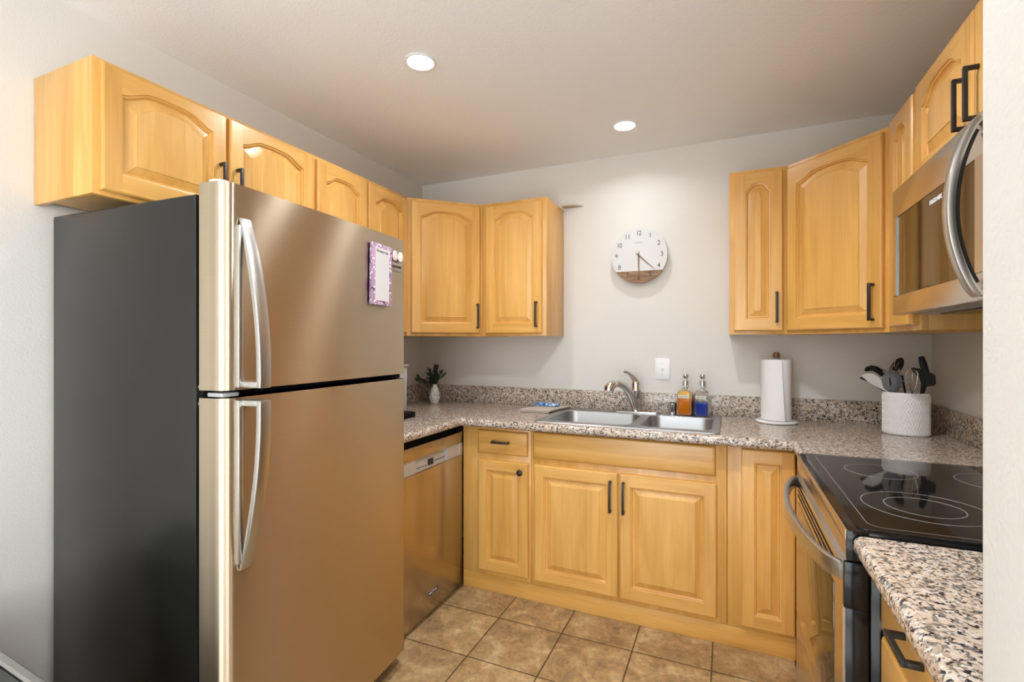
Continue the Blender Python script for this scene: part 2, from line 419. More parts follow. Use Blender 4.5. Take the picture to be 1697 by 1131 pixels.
# ------------------------------------------------------------------ doors, drawers, pulls
def door_bm(w, h, arch=0.0, stile=0.050, rail=0.054, top=0.048, th=0.02):
    """raised-panel door in local space: x 0..w, y -th..0 (front at -th), z 0..h. material 0 upright grain, 1 level grain"""
    bm = B(); n = 28
    x0, x1, z0 = stile, w - stile, rail
    zt = h - top - arch
    def topz(x, d):
        s = (x - x0) / (x1 - x0)
        q = min(1.0, min(s, 1 - s) / 0.30); c = 0.66 * q * q * (3 - 2 * q) + 0.34 * math.sin(PI * s)
        return zt + arch * c - d
    def ring(d, y):
        bot, tp = [], []
        for i in range(n + 1):
            s = i / n; x = x0 + d + (x1 - x0 - 2 * d) * s
            xs = x0 + (x1 - x0) * s
            bot.append(bm.verts.new((x, y, z0 + d))); tp.append(bm.verts.new((x, y, topz(xs, d))))
        return bot, tp
    F = -th
    def quad(a, b_, c, d, m):
        f = bm.faces.new((a, b_, c, d)); f.material_index = m
    e, ch = 0.006, 0.006
    V = lambda x, y, z: bm.verts.new((x, y, z))
    # stiles (full height) and rails on the front face
    for xa, xb in ((e, x0), (x1, w - e)):
        quad(V(xa, F, e), V(xb, F, e), V(xb, F, h - e), V(xa, F, h - e), 0)
    r0 = ring(0.0, F)
    for i in range(n):
        quad(V(r0[0][i].co.x, F, e), V(r0[0][i + 1].co.x, F, e), r0[0][i + 1], r0[0][i], 1)
        quad(r0[1][i], r0[1][i + 1], V(r0[1][i + 1].co.x, F, h - e), V(r0[1][i].co.x, F, h - e), 1)
    prev = r0
    for d, y in ((0.0012, F + .0045), (0.006, F + .0055), (0.0075, F + .011), (0.010, F + .0140), (0.0145, F + .0140), (0.038, F + .0045), (0.0395, F + .0022)):
        cur = ring(d, y)
        for s in (0, 1):
            m = 0 if d > 0.012 else 1
            for i in range(n):
                if s == 0: quad(prev[0][i], prev[0][i + 1], cur[0][i + 1], cur[0][i], m)
                else: quad(cur[1][i], cur[1][i + 1], prev[1][i + 1], prev[1][i], m)
        quad(prev[0][0], cur[0][0], cur[1][0], prev[1][0], 0)
        quad(cur[0][n], prev[0][n], prev[1][n], cur[1][n], 0)
        prev = cur
    for i in range(n): quad(prev[0][i], prev[0][i + 1], prev[1][i + 1], prev[1][i], 0)
    # edges: shaped lip, sides, back
    loops = []
    for dd, y in ((e, F), (e * 0.45, F + .0018), (0.0, F + ch), (0.0, 0.0)):
        loops.append([V(dd, y, dd), V(w - dd, y, dd), V(w - dd, y, h - dd), V(dd, y, h - dd)])
    for a, b_ in zip(loops, loops[1:]):
        for k in range(4): quad(b_[k], b_[(k + 1) % 4], a[(k + 1) % 4], a[k], 0 if k % 2 else 1)
    bm.faces.new(loops[-1][::-1])
    bmesh.ops.remove_doubles(bm, verts=bm.verts, dist=0.00005)
    bmesh.ops.recalc_face_normals(bm, faces=bm.faces)
    return bm
def slab_bm(w, h, th=0.02):
    bm = B(); loops = []
    for dd, y in ((0.012, -th), (0.008, -th + .001), (0.003, -th + .004), (0, -th + .009), (0, 0)):
        loops.append([bm.verts.new(p) for p in ((dd, y, dd), (w - dd, y, dd), (w - dd, y, h - dd), (dd, y, h - dd))])
    bm.faces.new(loops[0])
    for a, b_ in zip(loops, loops[1:]):
        for k in range(4): bm.faces.new((b_[k], b_[(k + 1) % 4], a[(k + 1) % 4], a[k]))
    bm.faces.new(loops[-1][::-1]); bmesh.ops.recalc_face_normals(bm, faces=bm.faces); return bm
def pull_bm(x, z0, z1, horizontal=False, y=-0.02, stand=0.03, w=0.0105):
    """square bar pull; vertical at x from z0 to z1, or horizontal from z0..z1 along x at height x"""
    bm = B(); f = y - stand; hw = w / 2
    def q(a0, a1, b0, b1, y0, y1):
        if horizontal: box(bm, b0, b1, y0, y1, a0, a1, 0.0012)
        else: box(bm, a0, a1, y0, y1, b0, b1, 0.0012)
    q(x - hw, x + hw, z0, z1, f, f + 0.009)
    q(x - hw, x + hw, z0, z0 + 0.010, f + 0.008, y); q(x - hw, x + hw, z1 - 0.010, z1, f + 0.008, y)
    return bm
def add_door(par, x0, x1, z0, z1, arch=0.0, pull=None, top=0.048, stile=0.050, rail=0.054):
    bm = door_bm(x1 - x0, z1 - z0, arch, stile, rail, top)
    d = obj('door', bm, [M['wood'], M['woodh']], par, None, 0, True, 22); d.location = (x0, -0.0005, z0)
    if pull:
        px, p0, p1 = pull; h = obj('door_handle', pull_bm(px - x0, p0 - z0, p1 - z0), M['black'], d)
    return d
def add_slab(par, name, x0, x1, z0, z1, pull=None):
    d = obj(name, slab_bm(x1 - x0, z1 - z0), M['woodh'], par); d.location = (x0, -0.0005, z0)
    if pull: pz, p0, p1 = pull; obj('drawer_handle', pull_bm(pz - z0, p0 - x0, p1 - x0, True), M['black'], d)
    return d
def carcass(par, w, d, h, recess=0.014, foot=None):
    bm = B(); t = 0.016
    box(bm, 0, t, 0.019, d, 0, h, 0.0008); box(bm, w - t, w, 0.019, d, 0, h, 0.0008)
    box(bm, t, w - t, 0.019, d, recess, recess + t); box(bm, t, w - t, 0.019, d, h - t, h); box(bm, t, w - t, d - 0.008, d, recess, h)
    box(bm, 0, w, 0, 0.0188, 0, h, 0.0008)
    return obj('carcass', bm, M['wood'], par)
def wall_cab(label, loc, ang, w, d, h, doors):
    c = thing('wall_cabinet', label, 'cabinet', loc, R(ang), 'honey maple wall cabinets')
    carcass(c, w, d, h)
    for a in doors: add_door(c, *a)
    return c
UB, UT = 1.357, 2.139; UH = UT - UB
wall_cab('honey maple wall cabinet with two arched doors above the refrigerator', (.318, -2.118, 1.745), 90, .803, .316, UT - 1.745,
    [(.016, .398, .012, .382, .036, (.372, .052, .205), .040, .050, .055), (.410, .793, .012, .382, .036, (.437, .052, .205), .040, .050, .055)])
wall_cab('tall honey maple two-door cabinet on the left wall, half hidden behind the refrigerator', (.318, -1.312, UB), 90, .688, .316, UH,
    [(.016, .338, .016, .764, .036, (.312, .045, .19)), (.352, .672, .016, .764, .036, (.378, .045, .19))])
wall_cab('honey maple one-door wall cabinet left of the clock, side panel exposed', (.6435, -.318, UB), 0, .401, .316, UH,
    [(.026, .376, .016, .764, .036, (.350, .049, .193))])
wall_cab('narrow honey maple wall cabinet right of the clock, above the paper towels', (1.983, -.318, UB), 0, .246, .316, UH,
    [(.018, .226, .016, .764, .034, (.199, .053, .196), .052, .052, .056)])
wall_cab('narrow honey maple cabinet squeezed between the corner cabinet and the microwave', (2.537, -.634, UB), -90, .331, .316, UH,
    [(.075, .310, .016, .764, .034, None, .052, .052)])
wall_cab('honey maple cabinet with two arched doors directly above the microwave', (2.537, -.967, 1.806), -90, .835, .316, UT - 1.806,
    [(.015, .410, .014, .318, .045, (.385, .035, .165), .044, .058, .050), (.424, .820, .014, .318, .045, (.449, .035, .165), .044, .058, .050)])
def corner_cab(label, p0, p1, poly, door):
    dx, dy = p1[0] - p0[0], p1[1] - p0[1]; w = math.hypot(dx, dy); a = math.atan2(dy, dx)
    c = thing('corner_wall_cabinet', label, 'cabinet', (p0[0], p0[1], UB), a, 'honey maple wall cabinets')
    bm = B(); prism(bm, poly, UB + 0.0, UB + UH)
    inv = (Matrix.Translation((p0[0], p0[1], UB)) @ Matrix.Rotation(a, 4, 'Z')).inverted()
    bmesh.ops.transform(bm, matrix=inv, verts=bm.verts)
    obj('carcass', bm, M['wood'], c)
    add_door(c, *door); return c
corner_cab('angled honey maple corner cabinet above the coffee machine and small vase', (.318, -.622), (.6415, -.318), [(.001, -.001), (.001, -.622), (.318, -.622), (.6415, -.318), (.6415, -.001)],
    (.022, .424, .016, .764, .036, (.404, .045, .19)))
corner_cab('angled honey maple corner cabinet beside the microwave, above the utensil crock', (2.231, -.318), (2.537, -.632), [(2.231, -.001), (2.231, -.318), (2.537, -.632), (2.854, -.632), (2.854, -.001)],
    (.008, .424, .016, .764, .036, (.393, .045, .19)))

# ------------------------------------------------------------------ base cabinets
BY, BZ = -.585, .089
def base_carcass(par, w, d, h, z0=0.0):
    bm = B(); t = 0.016
    box(bm, 0, t, 0.019, d, z0, h); box(bm, w - t, w, 0.019, d, z0, h); box(bm, t, w - t, 0.019, d, z0, z0 + t); box(bm, t, w - t, d - .008, d, z0 + t, h)
    box(bm, 0, w, 0, 0.0188, z0, h, 0.0008)
    return obj('carcass', bm, M['wood'], par)
def base_cab(label, x, w):
    c = thing('base_cabinet', label, 'cabinet', (x, BY, BZ), 0, 'honey maple base cabinets')
    base_carcass(c, w, .58, .879 - BZ); return c
c = base_cab('honey maple base cabinet with one drawer over a door, beside the dishwasher', .662, .394)
add_slab(c, 'drawer', .096, .381, .646, .768, (.712, .188, .284))
d = add_door(c, .099, .384, .027, .612, 0, None, .05, .05, .05)
kb = B(); lathe(kb, [(.004, 0), (.004, .012), (.009, .016), (.0145, .021), (.016, .026), (.0135, .031), (.007, .034)], seg=20, xf=Matrix.Translation((.249, -.02, .542)) @ Matrix.Rotation(R(90), 4, 'X'))
obj('door_knob', kb, M['black'], d)
c = base_cab('wide honey maple sink cabinet with long false drawer front and two doors', 1.058, .914)
add_slab(c, 'false_front', .016, .869, .644, .778)
add_door(c, .022, .444, .026, .613, 0, (.410, .430, .577), .056)
add_door(c, .452, .874, .026, .613, 0, (.472, .430, .577), .056)
c = base_cab('narrow honey maple base cabinet with tall plain door beside the stove', 1.974, .259)
add_door(c, .054, .256, .017, .776, 0, None, .056, .05)
# corner filler between narrow base cabinet and range
b = B(); box(b, 2.2345, 2.2525, -.912, BY, .0, .879, .001)
tag(obj('corner_filler', b, M['wood'], None, (2.2345, -.912, 0)), 'narrow maple filler panel in the corner left of the stove', 'panel')
b = B(); box(b, .662, 2.2335, BY, BY + .018, .0005, BZ - .0008, .0015)
tag(obj('toe_board', b, M['woodh'], None, (.662, BY, 0)), 'long maple toe board along the floor under the sink cabinets', 'toe board')
# foreground cabinet right of the range
c = thing('base_cabinet', 'honey maple drawer cabinet under the right foreground countertop', 'cabinet', (2.275, -1.7135, 0), R(-90), 'honey maple base cabinets')
base_carcass(c, .533, .578, .879, .0)
add_slab(c, 'drawer', .006, .515, .742, .868, (.812, .155, .252))
add_slab(c, 'drawer', .006, .515, .46, .732)
add_slab(c, 'drawer', .006, .515, .11, .45)

# ------------------------------------------------------------------ countertops
def counter_bm(xs, ys, inside, fronts, z0, z1, r=0.017):
    bm = B(); vs = {}
    def V(i, j):
        if (i, j) not in vs: vs[(i, j)] = bm.verts.new((xs[i], ys[j], z1))
        return vs[(i, j)]
    fs = []
    for i in range(len(xs) - 1):
        for j in range(len(ys) - 1):
            if inside((xs[i] + xs[i + 1]) / 2, (ys[j] + ys[j + 1]) / 2):
                fs.append(bm.faces.new((V(i, j), V(i + 1, j), V(i + 1, j + 1), V(i, j + 1))))
    ex = bmesh.ops.extrude_face_region(bm, geom=fs)
    for v in ex['geom']:
        if isinstance(v, bmesh.types.BMVert): v.co.z = z0
    bmesh.ops.recalc_face_normals(bm, faces=bm.faces)
    es = []
    for e in bm.edges:
        m = (e.verts[0].co + e.verts[1].co) / 2
        dz = abs(e.verts[0].co.z - e.verts[1].co.z)
        if dz < 1e-5 and e.calc_face_angle(0) > 1.0 and any(f(m) for f in fronts): es.append(e)
    bmesh.ops.bevel(bm, geom=es, offset=r, segments=5, profile=0.5, affect='EDGES')
    return bm
CT, CB = .921, .880
HX0, HX1, HY0, HY1 = 1.105, 1.925, -.600, -.085
FY, LX, RX = -.668, .702, 2.212
xs = [.0015, LX, HX0, HX1, RX, W - .0015]; ys = [-1.205, -.916, FY, HY0, HY1, -.0015]
ins = lambda x, y: (y > FY or x < LX or (x > RX and y > -.916)) and not (HX0 < x < HX1 and HY0 < y < HY1)
eq = lambda a, b_: abs(a - b_) < 1e-4
ct = thing('countertop', 'speckled granite-look countertop running under the sink and round both corners', 'countertop', (0.002, -.0015, CB), 0, 'granite-look countertops')
b = counter_bm(xs, ys, ins, [lambda m: eq(m.y, FY) and LX < m.x < RX, lambda m: eq(m.x, LX) and m.y < FY, lambda m: eq(m.x, RX) and m.y < FY], CB, CT)
bmesh.ops.translate(b, verts=b.verts, vec=(-.002, .0015, -CB)); obj('slab', b, M['granite'], ct)
b = B()
box(b, .0015, W - .0015, -.021, -.0015, CT, 1.031, .003); box(b, .0015, .021, -1.205, -.0215, CT, 1.031, .003); box(b, W - .021, W - .0015, -.916, -.0215, CT, 1.031, .003)
bmesh.ops.translate(b, verts=b.verts, vec=(-.002, .0015, -CB)); obj('backsplash', b, M['granite'], ct)
ct2 = thing('countertop', 'short speckled granite-look countertop in right foreground, this side of the stove', 'countertop', (RX, -2.2485, CB), 0, 'granite-look countertops')
b = counter_bm([RX, W - .0015], [-2.2485, -1.7125], lambda x, y: True, [lambda m: eq(m.x, RX)], CB, CT)
bmesh.ops.translate(b, verts=b.verts, vec=(-RX, 2.2485, -CB)); obj('slab', b, M['granite'], ct2)
b = B(); box(b, W - .021, W - .0015, -2.2485, -1.7125, CT, 1.031, .003)
bmesh.ops.translate(b, verts=b.verts, vec=(-RX, 2.2485, -CB)); obj('backsplash', b, M['granite'], ct2)

# ------------------------------------------------------------------ sink
def rrect(x0, x1, y0, y1, r, n=8):
    out = []
    for cx, cy, a0 in ((x1 - r, y1 - r, 0), (x0 + r, y1 - r, 90), (x0 + r, y0 + r, 180), (x1 - r, y0 + r, 270)):
        for k in range(n + 1):
            a = R(a0 + 90 * k / n); out.append((cx + r * math.cos(a), cy + r * math.sin(a)))
    return out
SX0, SX1, SY0, SY1 = 1.082, 1.946, -.632, -.052
RZ = CT + .006
sk = thing('kitchen_sink', 'stainless steel double-bowl sink set into the granite-look counter', 'sink', (SX0, SY0, CT + .0005))
def loop(bm, pts, z): return [bm.verts.new((x, y, z)) for x, y in pts]
def ring_edges(bm, vs): return [bm.edges.new((vs[i], vs[(i + 1) % len(vs)])) for i in range(len(vs))]
b = B()
o1 = loop(b, rrect(SX0 + .005, SX1 - .005, SY0 + .005, SY1 - .005, .020), RZ); o2 = loop(b, rrect(SX0, SX1, SY0, SY1, .024), CT + .0008)
eds = ring_edges(b, o1)
bowls = [(1.120, 1.550, -.572, -.168), (1.586, 1.908, -.572, -.168)]
bowls[1] = (1.588, 1.912, -.572, -.168)
holes = []
for x0, x1, y0, y1 in bowls:
    h = loop(b, rrect(x0, x1, y0, y1, .062), RZ); holes.append(h); eds += ring_edges(b, h)
bmesh.ops.triangle_fill(b, use_beauty=True, edges=eds)
for i in range(len(o1)): b.faces.new((o1[i], o1[(i + 1) % len(o1)], o2[(i + 1) % len(o1)], o2[i]))
bmesh.ops.recalc_face_normals(b, faces=b.faces)
bmesh.ops.translate(b, verts=b.verts, vec=(-SX0, -SY0, -CT - .0005)); obj('rim', b, M['sink'], sk)
for (x0, x1, y0, y1) in bowls:
    b = B(); rings = []
    for ins_, z, r in ((0, RZ, .062), (.004, RZ - .003, .06), (.007, RZ - .012, .058), (.016, RZ - .13, .05), (.026, RZ - .158, .046), (.05, RZ - .172, .04), (.09, RZ - .176, .03)):
        rings.append(loop(b, rrect(x0 + ins_, x1 - ins_, y0 + ins_, y1 - ins_, r), z))
    for a, c_ in zip(rings, rings[1:]):
        for i in range(len(a)): b.faces.new((a[i], a[(i + 1) % len(a)], c_[(i + 1) % len(a)], c_[i]))
    b.faces.new(rings[-1]); bmesh.ops.recalc_face_normals(b, faces=b.faces)
    for f in b.faces: f.normal_flip()
    bmesh.ops.translate(b, verts=b.verts, vec=(-SX0, -SY0, -CT - .0005)); bo = obj('bowl', b, M['sink'], sk)
    b = B(); cx, cy = (x0 + x1) / 2 - SX0, (y0 + y1) / 2 - SY0
    lathe(b, [(.001, -.1695 + .0), (.030, -.1692), (.042, -.1672), (.044, -.1692)], (cx, cy, 0), 24); obj('drain', b, M['chrome'], bo)

# ------------------------------------------------------------------ faucet
fx, fy, fz = 1.503, -.108, RZ + .0006
fc = thing('faucet', 'chrome single-lever kitchen faucet with pull-out spray head behind the sink', 'faucet', (fx, fy, fz))
b = B(); pl = rrect(-.128, .132, -.026, .026, .025); prism(b, pl, 0, .006); obj('deck_plate', b, M['chrome'], fc)
b = B(); lathe(b, [(.030, .006), (.0285, .012), (.027, .03), (.026, .07), (.026, .118), (.0272, .120), (.0272, .126), (.026, .128), (.026, .158), (.0235, .172), (.015, .182), (.003, .186)], seg=28); obj('body', b, M['chrome'], fc)
def bez(p, n):
    out = []
    for i in range(n + 1):
        t = i / n; u = 1 - t
        out.append(tuple(u ** 3 * p[0][k] + 3 * u * u * t * p[1][k] + 3 * u * t * t * p[2][k] + t ** 3 * p[3][k] for k in range(3)))
    return out
b = B(); sp = bez([(-.004, -.006, .018), (-.022, -.034, .125), (-.052, -.085, .172), (-.090, -.145, .168)], 18)
tube(b, sp, [.026 - .008 * i / 18 for i in range(19)], 18); obj('spout', b, M['chrome'], fc)
b = B(); tube(b, [(-.086, -.139, .168), (-.096, -.155, .166), (-.106, -.172, .158), (-.112, -.182, .146), (-.113, -.184, .132)], [.0195, .0235, .0265, .0280, .0265], 20)
obj('spray_head', b, M['chrome'], fc)
b = B(); tube(b, [(.0, .0, .172), (-.006, -.010, .188), (-.018, -.028, .205), (-.032, -.050, .222), (-.044, -.068, .230), (-.050, -.078, .228)], [.020, .0185, .0135, .0090, .0082, .0070], 14)
obj('lever', b, M['chrome'], fc)

# ------------------------------------------------------------------ refrigerator
FA = R(92.3); FO = Vector((.801, -2.070, 0))
fr = thing('refrigerator', 'stainless top-freezer refrigerator with black sides standing against left wall', 'refrigerator', FO, FA)
def fl(x, y, z):    # refrigerator local -> world
    return Matrix.Translation(FO) @ Matrix.Rotation(FA, 4, 'Z') @ Vector((x, y, z))
FW = .82
b = B(); box(b, .002, FW - .002, .100, .740, .03, 1.708, .006); box(b, .03, FW - .03, .12, .72, .001, .03); obj('case', b, M['pebble'], fr)
b = B(); box(b, .012, FW - .012, .0855, .0995, .07, 1.700); obj('gasket', b, M['void'], fr)
def fdoor(z0, z1):
    pts = [(.0, .085), (.0, .066), (.0035, .052)]
    for k in range(9):
        a = R(180 + 90 * k / 8); pts.append((.0365 + .033 * math.cos(a), .037 + .0365 * math.sin(a)))
    for k in range(1, 12):
        s = k / 12; pts.append((.0365 + (FW - .05) * s, .0005 - .006 * math.sin(PI * s)))
    pts += [(FW - .012, .002), (FW - .004, .006), (FW, .014), (FW, .085)]
    bm = B(); prism(bm, pts, z0, z1); return bm
def fhandle(par, zs, flip):
    """bowed strap handle; zs = z at free tip .. z at bracket"""
    tip, br = zs; n = 22; pts = []
    for i in range(n + 1):
        s = i / n; z = tip + (br - tip) * s
        y = -.002 - .068 * math.sin(min(1, s / 0.92) * PI / 2) ** 0.85
        pts.append((0, y, z))
    bm = B(); strap(bm, pts, .046, .081, [.006 + .010 * min(1, i / 5) for i in range(n + 1)], bev=.003)
    sg = 1 if br < tip else -1
    box(bm, .046, .081, -.066, .002, min(br, br + sg * .016), max(br, br + sg * .016), .003)
    box(bm, .038, .052, -.012, .003, min(tip - sg * .02, br), max(tip - sg * .02, br), .003)
    return obj('handle', bm, M['steel_bright'], par)
dz = obj('freezer_door', fdoor(1.192, 1.733), M['steel_door'], fr, None, 0, True, 20)
fhandle(dz, (1.645, 1.198), False)
dl = obj('fresh_food_door', fdoor(.065, 1.172), M['steel_door'], fr, None, 0, True, 20)
fhandle(dl, (.715, 1.166), True)
b = B(); lathe(b, [(.026, 1.7335), (.026, 1.739), (.02, 1.742), (.002, 1.743)], (.030, .045, 0), 20); obj('hinge_cap', b, M['lightgrey'], fr)
b = B(); box(b, FW - .07, FW - .006, .03, .14, 1.709, 1.7455, .006); obj('hinge_cover', b, M['void'], fr)
b = B(); box(b, .02, .07, .025, .084, 1.1722, 1.1845, .004); obj('hinge_cap', b, M['lightgrey'], fr)
b = B(); box(b, FW - .06, FW - .01, .02, .084, 1.1745, 1.1895, .003); obj('hinge', b, M['void'], fr)
for z in (1.155, 1.200):
    b = B(); lathe(b, [(.006, 0), (.006, .004), (.003, .006)], seg=12, xf=Matrix.Translation((.012, .0925, z)) @ Matrix.Rotation(R(-90), 4, 'Y')); obj('bolt', b, M['lightgrey'], fr)
b = B(); box(b, .03, FW - .03, .07, .099, .012, .06, .003); obj('kick_grille', b, M['black'], fr)
b = B(); box(b, .708, .778, -.0085, .004, 1.600, 1.632, .0012); bd = obj('badge', b, M['steel_bright'], fr)
b = B(); put_text(b, 'FRIGIDAIRE', .0128, .744, -.0092, 1.616); obj('lettering', b, M['ink'], bd)

# things on the freezer door
def on_door(name, label, cat, x, z, group=None):
    p = fl(x, -.0085, z); return thing(name, label, cat, p, FA, group)
npd = on_door('magnetic_notepad', 'magnetic list notepad with purple floral border on the freezer door', 'notepad', .636, 1.570)
b = B(); box(b, -.060, .060, -.012, .0008, -.113, .113, .0008); npb = obj('pad', b, M['floral'], npd); npb.rotation_euler = (0, R(1.0), 0)
b = B(); box(b, -.042, .042, -.0128, -.0118, -.097, .098); pp = obj('list_panel', b, M['pad_paper'], npb)
b = B(); put_text(b, 'Grocery List', .0135, -.002, -.0132, .086, 0, R(-2))
obj('lettering', b, M['ink'], pp)
b = B()
for k in range(14): box(b, -.038, .038, -.0131, -.0127, .066 - k * .0115, .0664 - k * .0115)
obj('ruled_lines', b, M['lightgrey'], pp)
for x, m, lab in ((.726, 'magnet_pink', 'round pinkish magnet on the freezer door, nearer the notepad'), (.762, 'magnet_white', 'round white magnet on the freezer door, nearer the right edge')):
    mg = on_door('round_magnet', lab, 'magnet', x, 1.657, 'round magnets above the badge')
    b = B(); lathe(b, [(.018, 0), (.0185, .006), (.015, .009), (.001, .010)], seg=24, xf=Matrix.Rotation(R(90), 4, 'X') @ Matrix.Diagonal((.9, 1.1, 1, 1))); obj('button', b, M[m], mg)
    b = B(); lathe(b, [(.0195, -.0005), (.0195, .004), (.018, .0045)], seg=24, xf=Matrix.Rotation(R(90), 4, 'X') @ Matrix.Diagonal((.9, 1.1, 1, 1))); obj('rim', b, M['ink_grey'], mg)

# ------------------------------------------------------------------ dishwasher
dw = thing('dishwasher', 'stainless built-in dishwasher between the refrigerator and the corner cabinet', 'dishwasher', (.660, -1.196, 0), R(90))
DWW = .604
b = B(); box(b, .004, DWW - .004, .032, .60, .03, .872, .003); obj('tub', b, M['void'], dw)
b = B()
box(b, 0, DWW, 0, .03, .778, .838, .004); box(b, 0, DWW, .0, .03, .012, .712, .004)
box(b, 0, .018, 0, .03, .712, .778); box(b, DWW - .014, DWW, 0, .03, .712, .778)
dd = obj('door', b, M['steel_dw'], dw)
for x0, x1 in ((.0182, .1758), (.4602, DWW - .0142)):
    b = B(); box(b, x0, x1, .006, .029, .7125, .7775); obj('pocket_trim', b, M['silverplastic'], dd)
b = B()
prism(b, [(.010, .7125), (.029, .7125), (.029, .7775), (.022, .7775)], .176, .460, 0, Matrix(((0, 0, 1, 0), (1, 0, 0, 0), (0, 1, 0, 0), (0, 0, 0, 1))))
cp = obj('control_panel', b, M['silverplastic'], dd)
b = B(); box(b, .290, .335, .0095, .014, .722, .752, 0, 0, xf=Matrix.Translation((0, .001, 0))); obj('display', b, M['ink'], cp)
for k in range(6):
    b = B(); box(b, .351 + k * .017, .359 + k * .017, .0118, .0165, .732, .738); obj('button', b, M['ink_grey'], cp)
for k in range(4):
    b = B(); box(b, .195 + k * .022, .210 + k * .022, .0105, .0145, .727, .7305); obj('button', b, M['ink_grey'], cp)
b = B(); box(b, .268, .355, -.002, .002, .094, .122, .0008); bd = obj('badge', b, M['steel_bright'], dw)
b = B(); box(b, .271, .352, -.0024, -.0016, .097, .119); obj('badge_face', b, M['ink'], bd)
b = B(); put_text(b, 'MAYTAG', .0165, .3115, -.003, .108); obj('lettering', b, M['ink_white'], bd)

# ------------------------------------------------------------------ range
RO = Vector((2.197, -.921, 0)); RA = R(-90)
rg = thing('electric_range', 'electric range with black glass cooktop and bowed steel oven handle', 'stove', RO, RA)
RW = .784
def rl(x, y): return (RO.y - y, x - RO.x)     # world xy -> range local xy
b = B(); box(b, .003, RW - .003, .046, .650, .055, .903, .004); box(b, .04, RW - .04, .08, .62, .001, .055); obj('body', b, M['gloss_black'], rg)
b = B(); box(b, .001, RW - .001, .008, .598, .9035, .9275, .004); box(b, RW - .0066, RW - .0008, .0042, .045, .864, .9272, .002); obj('cooktop_frame', b, M['gloss_black'], rg)
b = B(); prism(b, rrect(.012, RW - .012, .026, .590, .018), .9275, .9312); gt = obj('cooktop_glass', b, M['cooktop'], rg)
def annulus(bm, cx, cy, r0, r1, z, n=64):
    a = [bm.verts.new((cx + r0 * math.cos(2 * PI * k / n), cy + r0 * math.sin(2 * PI * k / n), z)) for k in range(n)]
    c_ = [bm.verts.new((cx + r1 * math.cos(2 * PI * k / n), cy + r1 * math.sin(2 * PI * k / n), z)) for k in range(n)]
    for k in range(n): bm.faces.new((a[k], c_[k], c_[(k + 1) % n], a[(k + 1) % n]))
    ex = bmesh.ops.extrude_face_region(bm, geom=list(bm.faces)[-n:])
    for v in ex['geom']:
        if isinstance(v, bmesh.types.BMVert): v.co.z -= .0006
for wx, wy, rs in ((2.392, -1.128, (.088,)), (2.395, -1.478, (.120, .075)), (2.665, -1.145, (.100,)), (2.665, -1.495, (.078,))):
    lx, ly = rl(wx, wy); b = B()
    for r in rs: annulus(b, lx, ly, r - .0007, r + .0007, .9318)
    obj('burner_ring', b, M['ring'], gt)
b = B(); o = rrect(.030, RW - .03, .050, .575, .03); i_ = rrect(.0312, RW - .0312, .0512, .5738, .029)
va = [b.verts.new((x, y, .9317)) for x, y in o]; vb = [b.verts.new((x, y, .9317)) for x, y in i_]
for k in range(len(o)): b.faces.new((va[k], va[(k + 1) % len(o)], vb[(k + 1) % len(o)], vb[k]))
obj('border_line', b, M['ring'], gt)
b = B(); prism(b, [(.004, .870), (.040, .870), (.040, .9030), (.0035, .9030), (.0085, .9225), (.0035, .9225), (-.001, .9100)][:4], .0015, RW - .0068, 0, Matrix(((0, 0, 1, 0), (1, 0, 0, 0), (0, 1, 0, 0), (0, 0, 0, 1))))
box(b, .0015, RW - .0068, .0035, .0076, .9034, .9270, .001)
obj('front_trim', b, M['steel'], rg)
# oven door
b = B()
prism(b, [(.0, .372), (.040, .372), (.040, .862), (.012, .862), (.0, .848)], .002, RW - .0125, 0, Matrix(((0, 0, 1, 0), (1, 0, 0, 0), (0, 1, 0, 0), (0, 0, 0, 1))))
od = obj('oven_door', b, M['steel'], rg)
b = B(); box(b, .060, RW - .105, -.0016, .004, .446, .772, .001); obj('window', b, M['ovenglass'], od)
b = B()
for k in range(3): box(b, .05, RW - .10, -.0008 + .0 * k, .003, .790 + k * .017, .797 + k * .017)
obj('vent_slots', b, M['void'], od)
b = B(); box(b, RW - .0122, RW - .0005, .0, .044, .765, .862, .003); box(b, RW - .0122, RW - .004, .004, .044, .372, .764, .001); obj('end_cap', b, M['gloss_black'], od)
b = B(); n = 26; pts = []
for i in range(n + 1):
    s = i / n; pts.append((.020 + (RW - .048) * s, .003 - .063 * math.sin(PI * s) ** 0.55, .833))
strap(b, pts, -.020, .018, .015, axis='Z', bev=.004)
obj('oven_handle', b, M['steel_bright'], od)
b = B(); box(b, .002, RW - .002, .0, .040, .075, .364, .004); dr = obj('drawer', b, M['steel'], rg)
b = B(); box(b, .0, RW, .602, .652, .9035, 1.06, .006); bg = obj('control_backguard', b, M['gloss_black'], rg)
for k in range(4):
    b = B(); lathe(b, [(.020, 0), (.019, .018), (.015, .02)], (0, 0, 0), 20, xf=Matrix.Translation((.08 + (k if k < 2 else k + 5.6) * .075, .6015, .985)) @ Matrix.Rotation(R(90), 4, 'X')); obj('control_knob', b, M['black'], bg)

